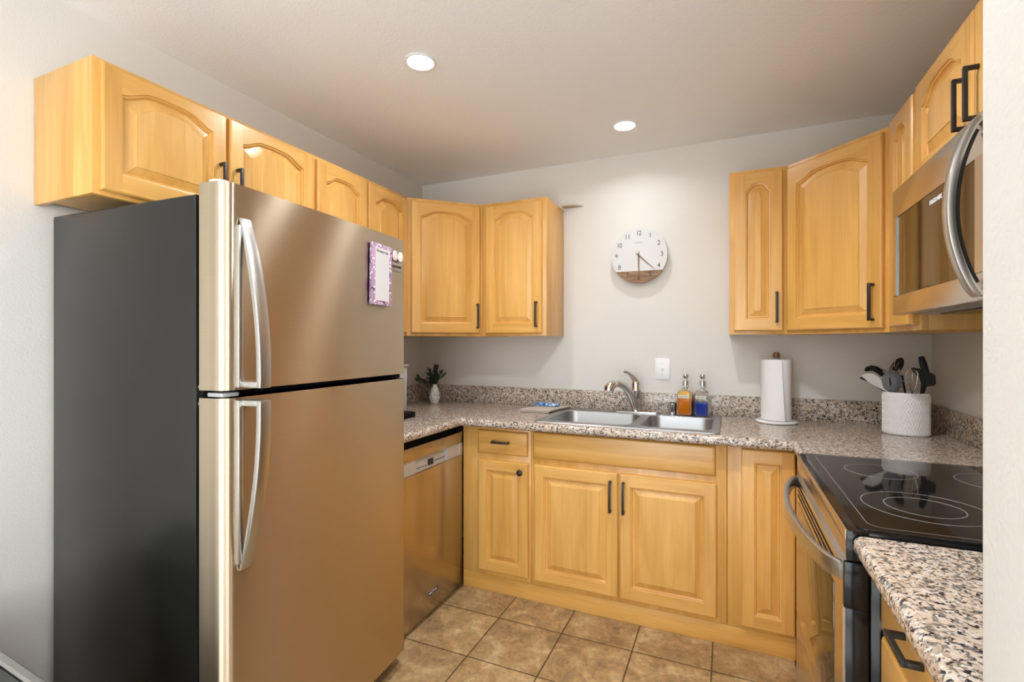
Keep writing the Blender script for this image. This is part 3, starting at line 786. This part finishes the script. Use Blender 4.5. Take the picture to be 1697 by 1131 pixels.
# ------------------------------------------------------------------ microwave
mw = thing('microwave_oven', 'stainless over-the-range microwave with dark window and big bowed handle', 'microwave', (2.460, -.978, 1.404), R(-90))
MW, MH, MD = .758, .396, .392
b = B(); box(b, .002, MW - .002, .031, MD, .006, MH, .003); obj('body', b, M['gloss_black'], mw)
b = B(); box(b, .02, MW - .02, .05, MD - .03, .0, .0055); obj('bottom_panel', b, M['greyplastic'], mw)
b = B(); box(b, .10, MW - .10, .09, .20, -.004, -.0002, .001); obj('grease_filter', b, M['gloss_black'], mw)
b = B()
gx0, gx1, gz0, gz1 = .036, .575, .060, .305
box(b, 0, MW, 0, .03, 0, gz0, .003); box(b, 0, MW, 0, .03, gz1, MH, .003); box(b, 0, gx0, 0, .03, gz0, gz1); box(b, gx1, .645, 0, .03, gz0, gz1)
md = obj('door', b, M['steel'], mw)
b = B(); box(b, gx0 + .0006, gx1 - .0006, .003, .028, gz0 + .0006, gz1 - .0006); gw = obj('window', b, M['ovenglass'], md)
b = B(); box(b, gx0 + .0002, gx0 + .004, -.001, .004, gz0, gz1); obj('window_trim', b, M['steel_bright'], md)
b = B(); put_text(b, 'FRIGIDAIRE', .0165, .352, .0022, .278); obj('lettering', b, M['ink_white'], gw)
b = B(); box(b, .646, MW - .006, .001, .028, gz0, gz1); obj('control_panel', b, M['gloss_black'], mw)
b = B(); pts = []; n = 28
for i in range(n + 1):
    s = i / n; pts.append((.606, -.004 - .050 * math.sin(PI * s) ** 0.7, .010 + .370 * s))
strap(b, pts, -.016, .016, .015, axis='X', bev=.004); 
h = obj('handle', b, M['steel_bright'], md)
b = B(); pts2 = [(x, y + .011, z) for x, y, z in pts[2:-2]]
strap(b, pts2, -.013, .013, .007, axis='X'); obj('handle_liner', b, M['black'], h)

# ------------------------------------------------------------------ coffee machine
cm = thing('coffee_maker', 'grey pod coffee maker on the counter just behind the refrigerator', 'coffee maker', (.30, -.86, CT + .0006))
b = B(); box(b, -.13, .150, -.12, .135, 0, .030, .006); obj('base', b, M['void'], cm)
b = B(); prism(b, [(-.12, -.11), (.10, -.11), (.100, .128), (-.12, .128)], .030, .270, 0, None, .008); bd_ = obj('body', b, M['greyplastic'], cm)
b = B(); box(b, .03, .095, .1285, .136, .19, .255, .002); obj('tank_grip', b, M['lightgrey'], bd_)
b = B(); box(b, -.125, .108, -.115, .134, .2705, .283, .004); obj('lid_rim', b, M['silverplastic'], cm)
b = B(); prism(b, [(-.12, .2835), (.095, .2835), (.03, .312), (-.06, .318), (-.12, .30)], -.10, .12, 0, Matrix(((1, 0, 0, 0), (0, 0, 1, 0), (0, 1, 0, 0), (0, 0, 0, 1)))); obj('lid', b, M['void'], cm)

# ------------------------------------------------------------------ vase and greenery
VX, VY = .208, -.165
b = B(); t_ = bmesh.new(); rings = []
for r, z, off in ((.024, 0, 0), (.035, .036, .5), (.034, .06, 0), (.024, .095, .5), (.013, .120, 0), (.014, .124, 0)):
    rings.append([t_.verts.new((r * math.cos(2 * PI * (k + off) / 7), r * math.sin(2 * PI * (k + off) / 7), z)) for k in range(7)])
for (a, c_) in zip(rings, rings[1:]):
    for k in range(7):
        q = [a[k], a[(k + 1) % 7], c_[(k + 1) % 7], c_[k]]
        t_.faces.new((q[0], q[1], q[3])); t_.faces.new((q[1], q[2], q[3]))
t_.faces.new(rings[0][::-1]); bmesh.ops.recalc_face_normals(t_, faces=t_.faces); merge(b, t_)
bmesh.ops.translate(b, verts=b.verts, vec=(VX, VY, CT + .0005))
tag(obj('bud_vase', b, M['matte_white'], None, (VX, VY, CT + .0005), 0, False), 'small white faceted vase in the back left counter corner', 'vase')
sg = thing('greenery_sprig', 'dark green leafy sprigs standing in the small white vase', 'plant', (VX, VY, CT + .03))
rnd = random.Random(4); e1 = Vector((.914, .404, 0)); e2 = Vector((-.404, .914, 0))
st = B(); lf = B(); lf2 = B()
def leaf(bm, p, d, l, w):
    d = d.normalized(); s = d.cross(Vector((rnd.uniform(-1, 1), rnd.uniform(-1, 1), rnd.uniform(-.3, .3)))).normalized(); u = d.cross(s)
    v = [bm.verts.new(p + d * l * a + s * w * c_ + u * w * h_) for a, c_, h_ in ((0, 0, 0), (.3, .45, .12), (.7, .4, .12), (1, 0, 0), (.7, -.4, .12), (.3, -.45, .12), (.5, 0, -.02))]
    for i in range(6): bm.faces.new((v[i], v[(i + 1) % 6], v[6]))
def sprig(dx, dz, dn, ln, wd, bm, cnt):
    p0 = Vector((0, 0, .02)); pt_ = [Vector((0, 0, .02)), Vector((0, 0, .085)), Vector((0, 0, .095)) + e1 * dx * .3 + e2 * dn * .3 + Vector((0, 0, dz * .45)), Vector((0, 0, .095)) + e1 * dx + e2 * dn + Vector((0, 0, dz))]
    tube(st, pt_, .0012, 5)
    a, z_ = pt_[2], pt_[3]
    for i in range(cnt):
        s = i / max(1, cnt - 1); p = pt_[1].lerp(a, s * 2) if s < .5 else a.lerp(z_, s * 2 - 1)
        dirn = (z_ - pt_[1]).normalized() + Vector((rnd.uniform(-.9, .9), rnd.uniform(-.9, .9), rnd.uniform(-.3, .7)))
        leaf(bm, p, dirn, ln * rnd.uniform(.9, 1.4), wd * rnd.uniform(1.0, 1.6))
sprig(.004, .118, .0, .024, .010, lf, 26); sprig(.010, .09, -.01, .05, .022, lf, 8)
sprig(.052, .082, .0, .020, .008, lf, 26); sprig(.060, .058, .02, .022, .008, lf, 22); sprig(-.042, .092, .0, .022, .009, lf, 26)
sprig(-.03, .06, -.02, .03, .014, lf2, 16); sprig(.025, .05, -.03, .03, .014, lf2, 16); sprig(.0, .05, .03, .032, .014, lf2, 16)
sprig(-.085, .025, -.02, .034, .022, lf2, 7); sprig(-.098, .03, .0, .034, .022, lf2, 7); sprig(-.085, .012, .01, .03, .02, lf2, 6)
obj('stems', st, M['leaf_dark'], sg); obj('needle_foliage', lf, M['leaf'], sg, None, 0, False); obj('round_foliage', lf2, M['leaf_dark'], sg, None, 0, False)

# ------------------------------------------------------------------ cloth and packet by the sink
cl = B()
for k in range(3):
    t_ = bmesh.new(); nx, ny = 14, 10; g = {}
    for i in range(nx + 1):
        for j in range(ny + 1):
            u, v = i / nx, j / ny
            x = -.088 + .180 * u + .058 * v + .004 * k; y = -.115 + .235 * v - .002 * k
            z = .004 + k * .005 + .002 * math.sin(9 * u + 4 * v + k) * (.3 + v * .4) - .003 * (1 if j == 0 else 0)
            g[i, j] = t_.verts.new((x, y, z))
    fs = [t_.faces.new((g[i, j], g[i + 1, j], g[i + 1, j + 1], g[i, j + 1])) for i in range(nx) for j in range(ny)]
    ex = bmesh.ops.extrude_face_region(t_, geom=fs)
    for v in ex['geom']:
        if isinstance(v, bmesh.types.BMVert): v.co.z -= .0042
    bmesh.ops.recalc_face_normals(t_, faces=t_.faces); merge(cl, t_)
zmin = min(v.co.z for v in cl.verts)
bmesh.ops.translate(cl, verts=cl.verts, vec=(0, 0, -zmin))
ztop = max(v.co.z for v in cl.verts)
co = obj('dish_cloth', cl, M['cloth'], None, None, 0, True, 60); co.location = (.962, -.205, CT + .0006)
tag(co, 'folded beige dish cloth lying on the counter left of the sink', 'cloth')
b = B(); prism(b, rrect(-.070, .070, -.032, .032, .012), 0, .016, 0, Matrix.Rotation(R(4), 4, 'Z'), .004)
pk = obj('sponge_packet', b, M['bluepack']); pk.location = (.985, -.135, CT + .0008 + ztop)
tag(pk, 'blue and white wrapped packet lying on the folded beige cloth', 'packet')

# ------------------------------------------------------------------ soap bottles and steel cup
def soap(name, label, x, y, w, d, liq, fill, word, pale=None):
    s = thing(name, label, 'soap dispenser', (x, y, RZ + .0006), R(-14), 'soap dispensers behind the sink')
    def body(grow, zs):
        bm = B(); rings = []
        for z, f, r in zs: rings.append(loop(bm, rrect(-w / 2 * f + grow, w / 2 * f - grow, -d / 2 * f + grow, d / 2 * f - grow, max(.002, min(r, w / 2 * f - grow - .001)), 5), z))
        for a, c_ in zip(rings, rings[1:]):
            for i in range(len(a)): bm.faces.new((a[i], a[(i + 1) % len(a)], c_[(i + 1) % len(a)], c_[i]))
        bm.faces.new(rings[0][::-1]); bm.faces.new(rings[-1]); bmesh.ops.recalc_face_normals(bm, faces=bm.faces); return bm
    prof = [(0.0, .94, .014), (.004, 1.0, .016), (.112, 1.0, .016), (.124, .97, .018), (.135, .84, .022), (.143, .62, .02), (.148, .40, .016), (.160, .36, .0145)]
    obj('glass_body', body(0, prof), M['clear'], s)
    lp = [(z, f, r) for z, f, r in [(.0005 + .004, .97, .014), (.008, 1.0, .016), (fill, 1.0, .016)]]
    obj('liquid', body(.0025, lp), M[liq], s)
    if pale:
        obj('upper_liquid', body(.0025, [(fill + .0003, 1.0, .016), (.112, 1.0, .016), (.124, .97, .018), (.130, .90, .02)]), M[pale], s)
    b = B(); box(b, -w * .34, w * .34, -d / 2 - .0012, -d / 2 - .0002, .094, .109); lb = obj('label', b, M['label'], s)
    b = B(); put_text(b, word, .0085, 0, -d / 2 - .0016, .1015); obj('lettering', b, M['ink'], lb)
    b = B(); lathe(b, [(.0165, .1605), (.0165, .183), (.0145, .186), (.006, .187), (.006, .196), (.011, .199), (.0135, .203), (.0135, .220), (.011, .222)], seg=24); pu = obj('pump', b, M['pump'], s)
    b = B(); tube(b, [(0, 0, .212), (0, .022, .213), (0, .034, .208)], .005, 10); obj('nozzle', b, M['pump'], pu)
    return s
soap('soap_dispenser', 'square glass pump bottle of amber soap behind the sink', 1.766, -.108, .080, .07, 'amber', .092, 'HAND SOAP', 'amber_top')
soap('soap_dispenser', 'glass pump bottle half full of blue soap right of the amber bottle', 1.852, -.108, .077, .07, 'blue', .074, 'DISH SOAP')
b = B(); lathe(b, [(.022, 0), (.0225, .003), (.0225, .060), (.0205, .060), (.0205, .006)], seg=28, cap=False); lathe(b, [(.0215, .002), (.0215, .006)], seg=28)
o = obj('steel_cup', b, M['chrome']); o.location = (1.698, -.098, RZ + .0006); tag(o, 'small shiny steel cup just left of the amber soap bottle', 'cup')

# ------------------------------------------------------------------ paper towels
TX, TY = 2.196, -.150
th_ = thing('paper_towel_holder', 'white upright paper towel holder with brown knob by the back wall', 'paper towel holder', (TX, TY, CT + .0006))
b = B(); lathe(b, [(.088, 0), (.094, .004), (.094, .009), (.088, .014), (.02, .015)], seg=48); obj('base', b, M['ceramic'], th_)
b = B(); lathe(b, [(.007, .0152), (.007, .318)], seg=16); obj('rod', b, M['white'], th_)
b = B(); lathe(b, [(.012, .3185), (.0155, .320), (.0155, .338), (.013, .346), (.007, .349)], seg=20); obj('knob', b, M['bronze'], th_)
tr = thing('paper_towel_roll', 'white paper towel roll with loose end on the upright holder', 'paper towels', (TX, TY, CT + .0162))
b = B(); lathe(b, [(.0215, 0.0), (.066, 0.0), (.067, .003), (.067, .295), (.066, .298), (.0215, .298), (.0215, 0.0)], seg=48, cap=False); obj('roll', b, M['paper'], tr)
b = B(); lathe(b, [(.0195, .0005), (.0212, .0005), (.0212, .2985), (.0195, .2985), (.0195, .0005)], seg=24, cap=False); obj('core', b, M['cloth'], tr)
b = B(); t_ = bmesh.new(); rows = []
for j in range(13):
    s = j / 12; z = .001 + .296 * s; row = []
    for i in range(15):
        u = i / 14
        a = R(-205 + 128 * u); r = .0690 + (.0085 + .012 * (1 - s) ** 1.2) * max(0, u - .45) / .55
        aend = a + R(7) * (1 - s) * u
        row.append(t_.verts.new((r * math.cos(aend), r * math.sin(aend), z)))
    rows.append(row)
fs = [t_.faces.new((rows[j][i], rows[j][i + 1], rows[j + 1][i + 1], rows[j + 1][i])) for j in range(12) for i in range(14)]
ex = bmesh.ops.extrude_face_region(t_, geom=fs)
for v in ex['geom']:
    if isinstance(v, bmesh.types.BMVert): v.co.x *= .988; v.co.y *= .988
bmesh.ops.recalc_face_normals(t_, faces=t_.faces); merge(b, t_); obj('loose_sheet', b, M['paper'], tr, None, 0, True, 40)

# ------------------------------------------------------------------ utensil crock and utensils
KX, KY = 2.678, -.292; KA = R(-15)
ck = B(); SA, SB = .081, .056
def chev(r, z, a):
    if r < .99 or z < .008 or z > .172: return r
    arc = a * .0685; row = (z % .0345) / .0345; tri = abs(row - .5) * 2
    ph = (arc + .010 * tri) / .0088
    return r * (1 + .030 * (max(0, math.sin(2 * PI * ph)) ** 1.5) * min(1, 6 * tri * (1 - tri) + .35))
prof = [(.93, 0), (.985, .003)] + [(1.0, .006 + .168 * k / 84) for k in range(85)] + [(1.0, .178), (.985, .182), (.955, .182), (.94, .178), (.93, .02), (.5, .012), (.02, .012)]
lathe(ck, prof, seg=320, sx=SA, sy=SB, rfun=chev)
o = obj('utensil_crock', ck, M['ceramic'], None, None, 0, True, 50); o.location = (KX, KY, CT + .0006); o.rotation_euler = (0, 0, KA)
tag(o, 'oval white ceramic crock with embossed chevrons holding kitchen utensils', 'crock')
ke = Vector((math.cos(KA), math.sin(KA), 0)); kn = Vector((math.sin(KA), -math.cos(KA), 0)); KB = Vector((KX, KY, CT))
def kp(zx, zy, dn=0.0):     # screen-like coordinates of the crock close-up, laid on the crock's own long axis
    return ke * ((zx - 585) / 6.28 * .00203) + kn * dn + Vector((0, 0, .183 + (555 - zy) / 6.28 * .00252))
def utensil(name, label, group=None):
    return thing(name, label, 'utensil', KB, 0, 'kitchen utensils in the white crock')
def blade(bm, pts, dn, th=.0035, tilt=0.0):
    t = bmesh.new(); n = len(pts)
    zc = sum(p[1] for p in pts) / n
    a = [t.verts.new(kp(x, y, dn + tilt * (zc - y) / 6.28 * .0025 + th / 2)) for x, y in pts]; c_ = [t.verts.new(kp(x, y, dn + tilt * (zc - y) / 6.28 * .0025 - th / 2)) for x, y in pts]
    t.faces.new(a); t.faces.new(c_[::-1])
    for i in range(n): t.faces.new((a[i], c_[i], c_[(i + 1) % n], a[(i + 1) % n]))
    bmesh.ops.recalc_face_normals(t, faces=t.faces); merge(bm, t)
def stick(bm, p, q, r=.004): tube(bm, [p, q], r, 10)
bot = lambda x, dn: ke * x + kn * dn + Vector((0, 0, .022))
# white turner
u = utensil('white_turner', 'white spatula leaning out of the crock to the left')
b = B(); blade(b, [(100, 392), (150, 366), (245, 364), (300, 405), (425, 556), (400, 566), (330, 535), (200, 470)], .014); obj('blade', b, M['ut_white'], u)
b = B(); stick(b, kp(395, 545, .014), bot(.040, .012)); obj('handle', b, M['ut_white'], u)
u = utensil('black_turner', 'black spatula just behind the white one, only tip showing at left')
b = B(); blade(b, [(80, 428), (110, 396), (190, 440), (400, 556), (370, 575), (195, 462)], .005); obj('blade', b, M['ut_black'], u)
b = B(); stick(b, kp(380, 560, .005), bot(.046, .0)); obj('handle', b, M['ut_black'], u)
u = utensil('ladle', 'dark brown curved ladle above the white spatula')
b = B(); pts = [(142, 338), (170, 318), (215, 306), (260, 316), (310, 345), (345, 385)]
strap_pts = [kp(x, y, -.012) for x, y in pts]
tube(b, strap_pts, [.006, .0105, .0125, .0135, .013, .010], 12, 0, (1.0, 1.2)); obj('bowl', b, M['ut_brown'], u)
b = B(); stick(b, kp(340, 380, -.012), bot(.03, -.012)); obj('handle', b, M['ut_brown'], u)
# slotted spoon, dark, behind the pasta server
def spoon_bm(cx, cy, a, bb, ang, dn, depth, n=24, m=6):
    bm = B(); t = bmesh.new(); rings = []
    ca, sa = math.cos(ang), math.sin(ang)
    for j in range(m + 1):
        s = j / m; ring = []
        for i in range(n):
            th = 2 * PI * i / n; x = a * s * math.cos(th); y = bb * s * math.sin(th)
            ring.append(t.verts.new(kp(cx + x * ca - y * sa, cy + x * sa + y * ca, dn + depth * (1 - s * s))))
        rings.append(ring)
    fs = []
    for p, q in zip(rings[1:], rings[2:]):
        for i in range(n): fs.append(t.faces.new((p[i], p[(i + 1) % n], q[(i + 1) % n], q[i])))
    fs.append(t.faces.new(rings[1]))
    for v in rings[0]: t.verts.remove(v)
    ex = bmesh.ops.extrude_face_region(t, geom=fs); nv = kn * -.003
    for v in ex['geom']:
        if isinstance(v, bmesh.types.BMVert): v.co += nv
    bmesh.ops.recalc_face_normals(t, faces=t.faces); merge(bm, t); return bm
u = utensil('slotted_spoon', 'dark brown slotted spoon standing behind the grey pasta server')
obj('bowl', spoon_bm(492, 285, 112, 58, R(-58), .004, .010), M['ut_brown'], u)
b = B(); stick(b, kp(545, 365, .003), bot(.02, -.02)); obj('handle', b, M['ut_brown'], u)
b = B()
for (x, y, l) in ((462, 250, 34), (436, 292, 30), (500, 330, 30)): blade(b, [(x - 5, y + l), (x + 3, y + l), (x + 18, y - l), (x + 10, y - l)], .0172, .0012)
obj('slots', b, M['palewood'], u)
u = utensil('pasta_server', 'grey pasta server with centre slot and short teeth in the crock')
obj('bowl', spoon_bm(440, 440, 108, 122, 0, .026, .022), M['ut_grey'], u)
b = B()
for x, y, dx, dy in ((345, 345, 30, -28), (420, 318, 8, -36), (500, 335, 30, -18), (530, 372, 30, -10), (535, 430, 26, 2), (530, 485, 22, 8)):
    tube(b, [kp(x, y, .026), kp(x + dx * .6, y + dy * .6, .034), kp(x + dx, y + dy, .046)], [.0045, .004, .0022], 8)
obj('teeth', b, M['ut_grey'], u)
b = B(); blade(b, [(411, 400), (417, 390), (424, 398), (437, 450), (438, 478), (430, 487), (421, 480), (411, 440)], .0495, .001); obj('slot', b, M['ut_black'], u)
b = B(); stick(b, kp(470, 545, .026), bot(.01, .0), .005); obj('handle', b, M['ut_grey'], u)
# whisk
u = utensil('wire_whisk', 'wire balloon whisk in the middle of the utensil crock')
b = B()
for k in range(6):
    a = PI * k / 6; pts = []
    for i in range(19):
        s = i / 18; th = PI * s
        wv = 62 * math.sin(th) ** .8 * (1 if s < .5 else 1); along = (1 - math.cos(th * 2)) / 2
        sgn = -1 if s < .5 else 1
        w_ = 66 * math.sin(PI * min(1, along * .62 + .0)) ** .9 if along < 1 else 66 * math.sin(PI * .62)
        if along > .8: w_ *= math.sqrt(max(0, 1 - ((along - .8) / .2) ** 2))
        px = 640 + (along - .4) * 20 + sgn * w_ * math.cos(a) + 30 * (1 - along) * .6
        pts.append(kp(px, 575 - 265 * along, .012 + sgn * w_ * math.sin(a) * .00032))
    tube(b, pts, .0009, 5)
obj('wires', b, M['wire'], u)
b = B(); stick(b, kp(655, 575, .012), bot(-.005, .006), .007); obj('handle', b, M['wire'], u)
# wide black turner at right and spoon handle behind
u = utensil('wide_black_turner', 'wide black angled turner on the right side of the crock')
b = B(); blade(b, [(637, 298), (660, 289), (735, 300), (840, 338), (888, 372), (893, 455), (870, 478), (812, 488), (740, 450), (725, 400), (650, 325)], -.018, .006, .1); obj('blade', b, M['ut_black'], u)
b = B(); tube(b, [kp(775, 470, -.018), kp(765, 520, -.018), kp(750, 575, -.017), bot(-.02, -.014)], [.011, .0085, .007, .005], 10, 0, (1, .8)); obj('handle', b, M['ut_black'], u)
u = utensil('nylon_spoon', 'upright dark green-black spoon handle behind the wide turner')
b = B(); tube(b, [kp(740, 170, -.038), kp(747, 185, -.038), kp(768, 260, -.037), kp(790, 330, -.036), kp(755, 575, -.030), bot(.0, -.032)], [.0055, .0095, .0115, .011, .006, .005], 12, 0, (.5, 1.15), None, kn * -1); obj('handle', b, M['ut_black'], u)

# ------------------------------------------------------------------ wall clock
ckx, ckz, cr = 1.507, 1.820, .158
wc = thing('wall_clock', 'round white wall clock with walnut lower segment above the sink', 'clock', (ckx, -.001, ckz))
b = B(); box(b, -.045, .045, -.026, .0, -.045, .045, .003); obj('movement', b, M['black'], wc)
b = B(); 
chord = -.56 * cr; a0 = math.asin(-.56)
def disc_part(a_from, a_to, y0, y1):
    bm = B(); n = 56; t = bmesh.new()
    pts = [(cr * math.cos(a_from + (a_to - a_from) * i / n), cr * math.sin(a_from + (a_to - a_from) * i / n)) for i in range(n + 1)]
    f = [t.verts.new((x, y0, z)) for x, z in pts]; g = [t.verts.new((x, y1, z)) for x, z in pts]
    t.faces.new(f); t.faces.new(g[::-1])
    for i in range(n + 1): t.faces.new((f[i], g[i], g[(i + 1) % (n + 1)], f[(i + 1) % (n + 1)]))
    bmesh.ops.recalc_face_normals(t, faces=t.faces); merge(bm, t); return bm
obj('dial', disc_part(a0, PI - a0, -.040, -.026), M['clockface'], wc, None, 0, True, 40)
def walnut():
    m, t, b_ = nt('walnut_grain'); n = noise(t, coords(t, (1.5, 1.5, 14)), 6, 4, .6, 1.0)
    r = ramp(t, [(.3, (.13, .062, .026)), (.5, (.23, .125, .058)), (.7, (.32, .19, .10))]); t.links.new(n.outputs[0], r.inputs[0]); t.links.new(r.outputs[0], b_.inputs['Base Color']); b_.inputs['Roughness'].default_value = .5; return m
M['walnut_grain'] = walnut()
obj('wood_segment', disc_part(PI - a0, 2 * PI + a0, -.040, -.026), M['walnut_grain'], wc, None, 0, True, 40)
for h_ in range(1, 13):
    a = R(90 - 30 * h_); r_ = .128; b = B()
    put_text(b, str(h_), .038, r_ * math.cos(a), -.0406, r_ * math.sin(a), 0, 0, .9, .88)
    obj('numeral', b, M['ink_brown'] if h_ in (5, 6, 7) else M['ink_grey'], wc, None, 0, False)
b = B(); put_text(b, 'LA CROSSE', .0085, -.002, -.0406, .074, 0, 0, 1.15); obj('lettering', b, M['ink_grey'], wc, None, 0, False)
def hand(ang, ln, tail, w0, w1, y):
    bm = B(); d = Vector((math.sin(ang), 0, math.cos(ang))); s = Vector((d.z, 0, -d.x)); t = bmesh.new()
    pts = [d * -tail + s * w0 * .6, d * -tail - s * w0 * .6, d * 0 - s * w1, d * ln - s * w0 * .5, d * ln + s * w0 * .5, d * 0 + s * w1]
    f = [t.verts.new(p + Vector((0, y, 0))) for p in pts]; g = [t.verts.new(p + Vector((0, y + .0012, 0))) for p in pts]
    t.faces.new(f); t.faces.new(g[::-1])
    for i in range(6): t.faces.new((f[i], g[i], g[(i + 1) % 6], f[(i + 1) % 6]))
    bmesh.ops.recalc_face_normals(t, faces=t.faces); merge(bm, t); return bm
obj('minute_hand', hand(R(180), .128, .024, .0035, .0045, -.0465), M['walnut'], wc)
obj('hour_hand', hand(R(133), .120, .024, .0024, .0040, -.0440), M['walnut'], wc)
b = B(); lathe(b, [(.006, 0), (.006, .008), (.002, .0095)], seg=16, xf=Matrix.Translation((0, -.0402, 0)) @ Matrix.Rotation(R(90), 4, 'X')); obj('hub', b, M['bronze'], wc)

# ------------------------------------------------------------------ switch plate, wood strip
sw = thing('light_switch', 'white single toggle switch plate on the wall behind the faucet', 'light switch', (1.634, -.0008, 1.168))
b = B(); box(b, -.0405, .0405, -.006, 0, -.0605, .0605, .003); obj('plate', b, M['white'], sw)
b = B(); box(b, -.0055, .0055, -.0075, -.0055, -.013, .013, .0004); box(b, -.004, .004, -.017, -.006, .001, .009, .001, xf=None); obj('toggle', b, M['white'], sw)
for z in (-.030, .030):
    b = B(); lathe(b, [(.0032, 0), (.0028, .0012), (.001, .0016)], seg=12, xf=Matrix.Translation((0, -.006, z)) @ Matrix.Rotation(R(90), 4, 'X')); obj('screw', b, M['lightgrey'], sw)
b = B(); prism(b, [(1.046, -.001), (1.046, -.046), (1.120, -.040), (1.165, -.001)], 2.150, 2.1575)
tag(obj('wood_strip', b, M['palewood'], None, (1.046, -.001, 2.148)), 'thin pale wood strip on the wall beside the cabinet left of the clock', 'wood strip')

# ------------------------------------------------------------------ recessed downlights
def downlight(label, x, y, watts=DOWNLIGHT_W):
    d = thing('recessed_downlight', label, 'ceiling light', (x, y, H), 0, 'recessed ceiling downlights')
    b = B(); lathe(b, [(.050, -.0005), (.062, -.0005), (.063, -.004), (.058, -.0065), (.052, -.0055), (.050, -.0005)], seg=40, cap=False); obj('trim_ring', b, M['white'], d)
    b = B(); lathe(b, [(.0005, -.0035), (.051, -.0035), (.051, -.0005)], seg=40, cap=False); obj('lens', b, M['lens'], d)
    L = bpy.data.lights.new('downlight_glow', 'AREA'); L.shape = 'DISK'; L.size = .10; L.energy = watts; L.spread = R(150); L.color = (.96, .98, 1.0)
    o = bpy.data.objects.new('downlight_glow', L); C.objects.link(o); o.parent = d; o.location = (0, 0, -.010)
    return d
downlight('round recessed ceiling light nearer the camera, above the refrigerator side', .866, -1.289)
downlight('round recessed ceiling light farther back, above the wall clock', 1.495, -.395, 2.0)
downlight('added unseen ceiling light above the frame, filling the stove side of the kitchen', 1.80, -1.62, 10.5)  # fill lamp added out of view to even out the kitchen light
downlight('added unseen ceiling light in the dining room behind the camera, left', 1.2, -3.9)  # added lamp, unseen, lights the room behind the camera
downlight('added unseen ceiling light in the dining room behind the camera, right', 3.6, -3.9)  # second added lamp behind the camera, also unseen

# ------------------------------------------------------------------ low table at the lower left corner
tb = thing('side_table', 'low dark-topped table with pale metal rim, cut off at the lower left corner', 'table', (.465, -2.548, .0005), R(-3))
TW, TD = .34, .20
b = B(); prism(b, rrect(-TW + .02, TW - .02, -TD + .02, TD - .02, .02), .02, .5745); obj('body', b, M['void'], tb)  # solid black body added to darken the reflection in the refrigerator side
for sx in (-1, 1):
    for sy in (-1, 1):
        b = B(); lathe(b, [(.014, 0), (.014, .0195)], (sx * (TW - .06), sy * (TD - .06), 0), 12); obj('foot', b, M['black'], tb)
b = B(); t_ = bmesh.new()
lo = [[t_.verts.new((x, y, z)) for x, y in rrect(-TW + g, TW - g, -TD + g, TD - g, r)] for g, r, z in ((0, .03, .575), (0, .03, .592), (.005, .028, .598), (.018, .02, .598), (.022, .018, .592), (.022, .018, .575))]
for a, c_ in zip(lo, lo[1:] + lo[:1]):
    for k in range(len(a)): t_.faces.new((a[k], a[(k + 1) % len(a)], c_[(k + 1) % len(a)], c_[k]))
bmesh.ops.recalc_face_normals(t_, faces=t_.faces); merge(b, t_); obj('rim', b, M['steel_bright'], tb)
b = B(); prism(b, rrect(-TW + .024, TW - .024, -TD + .024, TD - .024, .016), .575, .589); obj('table_top', b, plain('dark_grey_top', (.045, .05, .05), .45), tb)
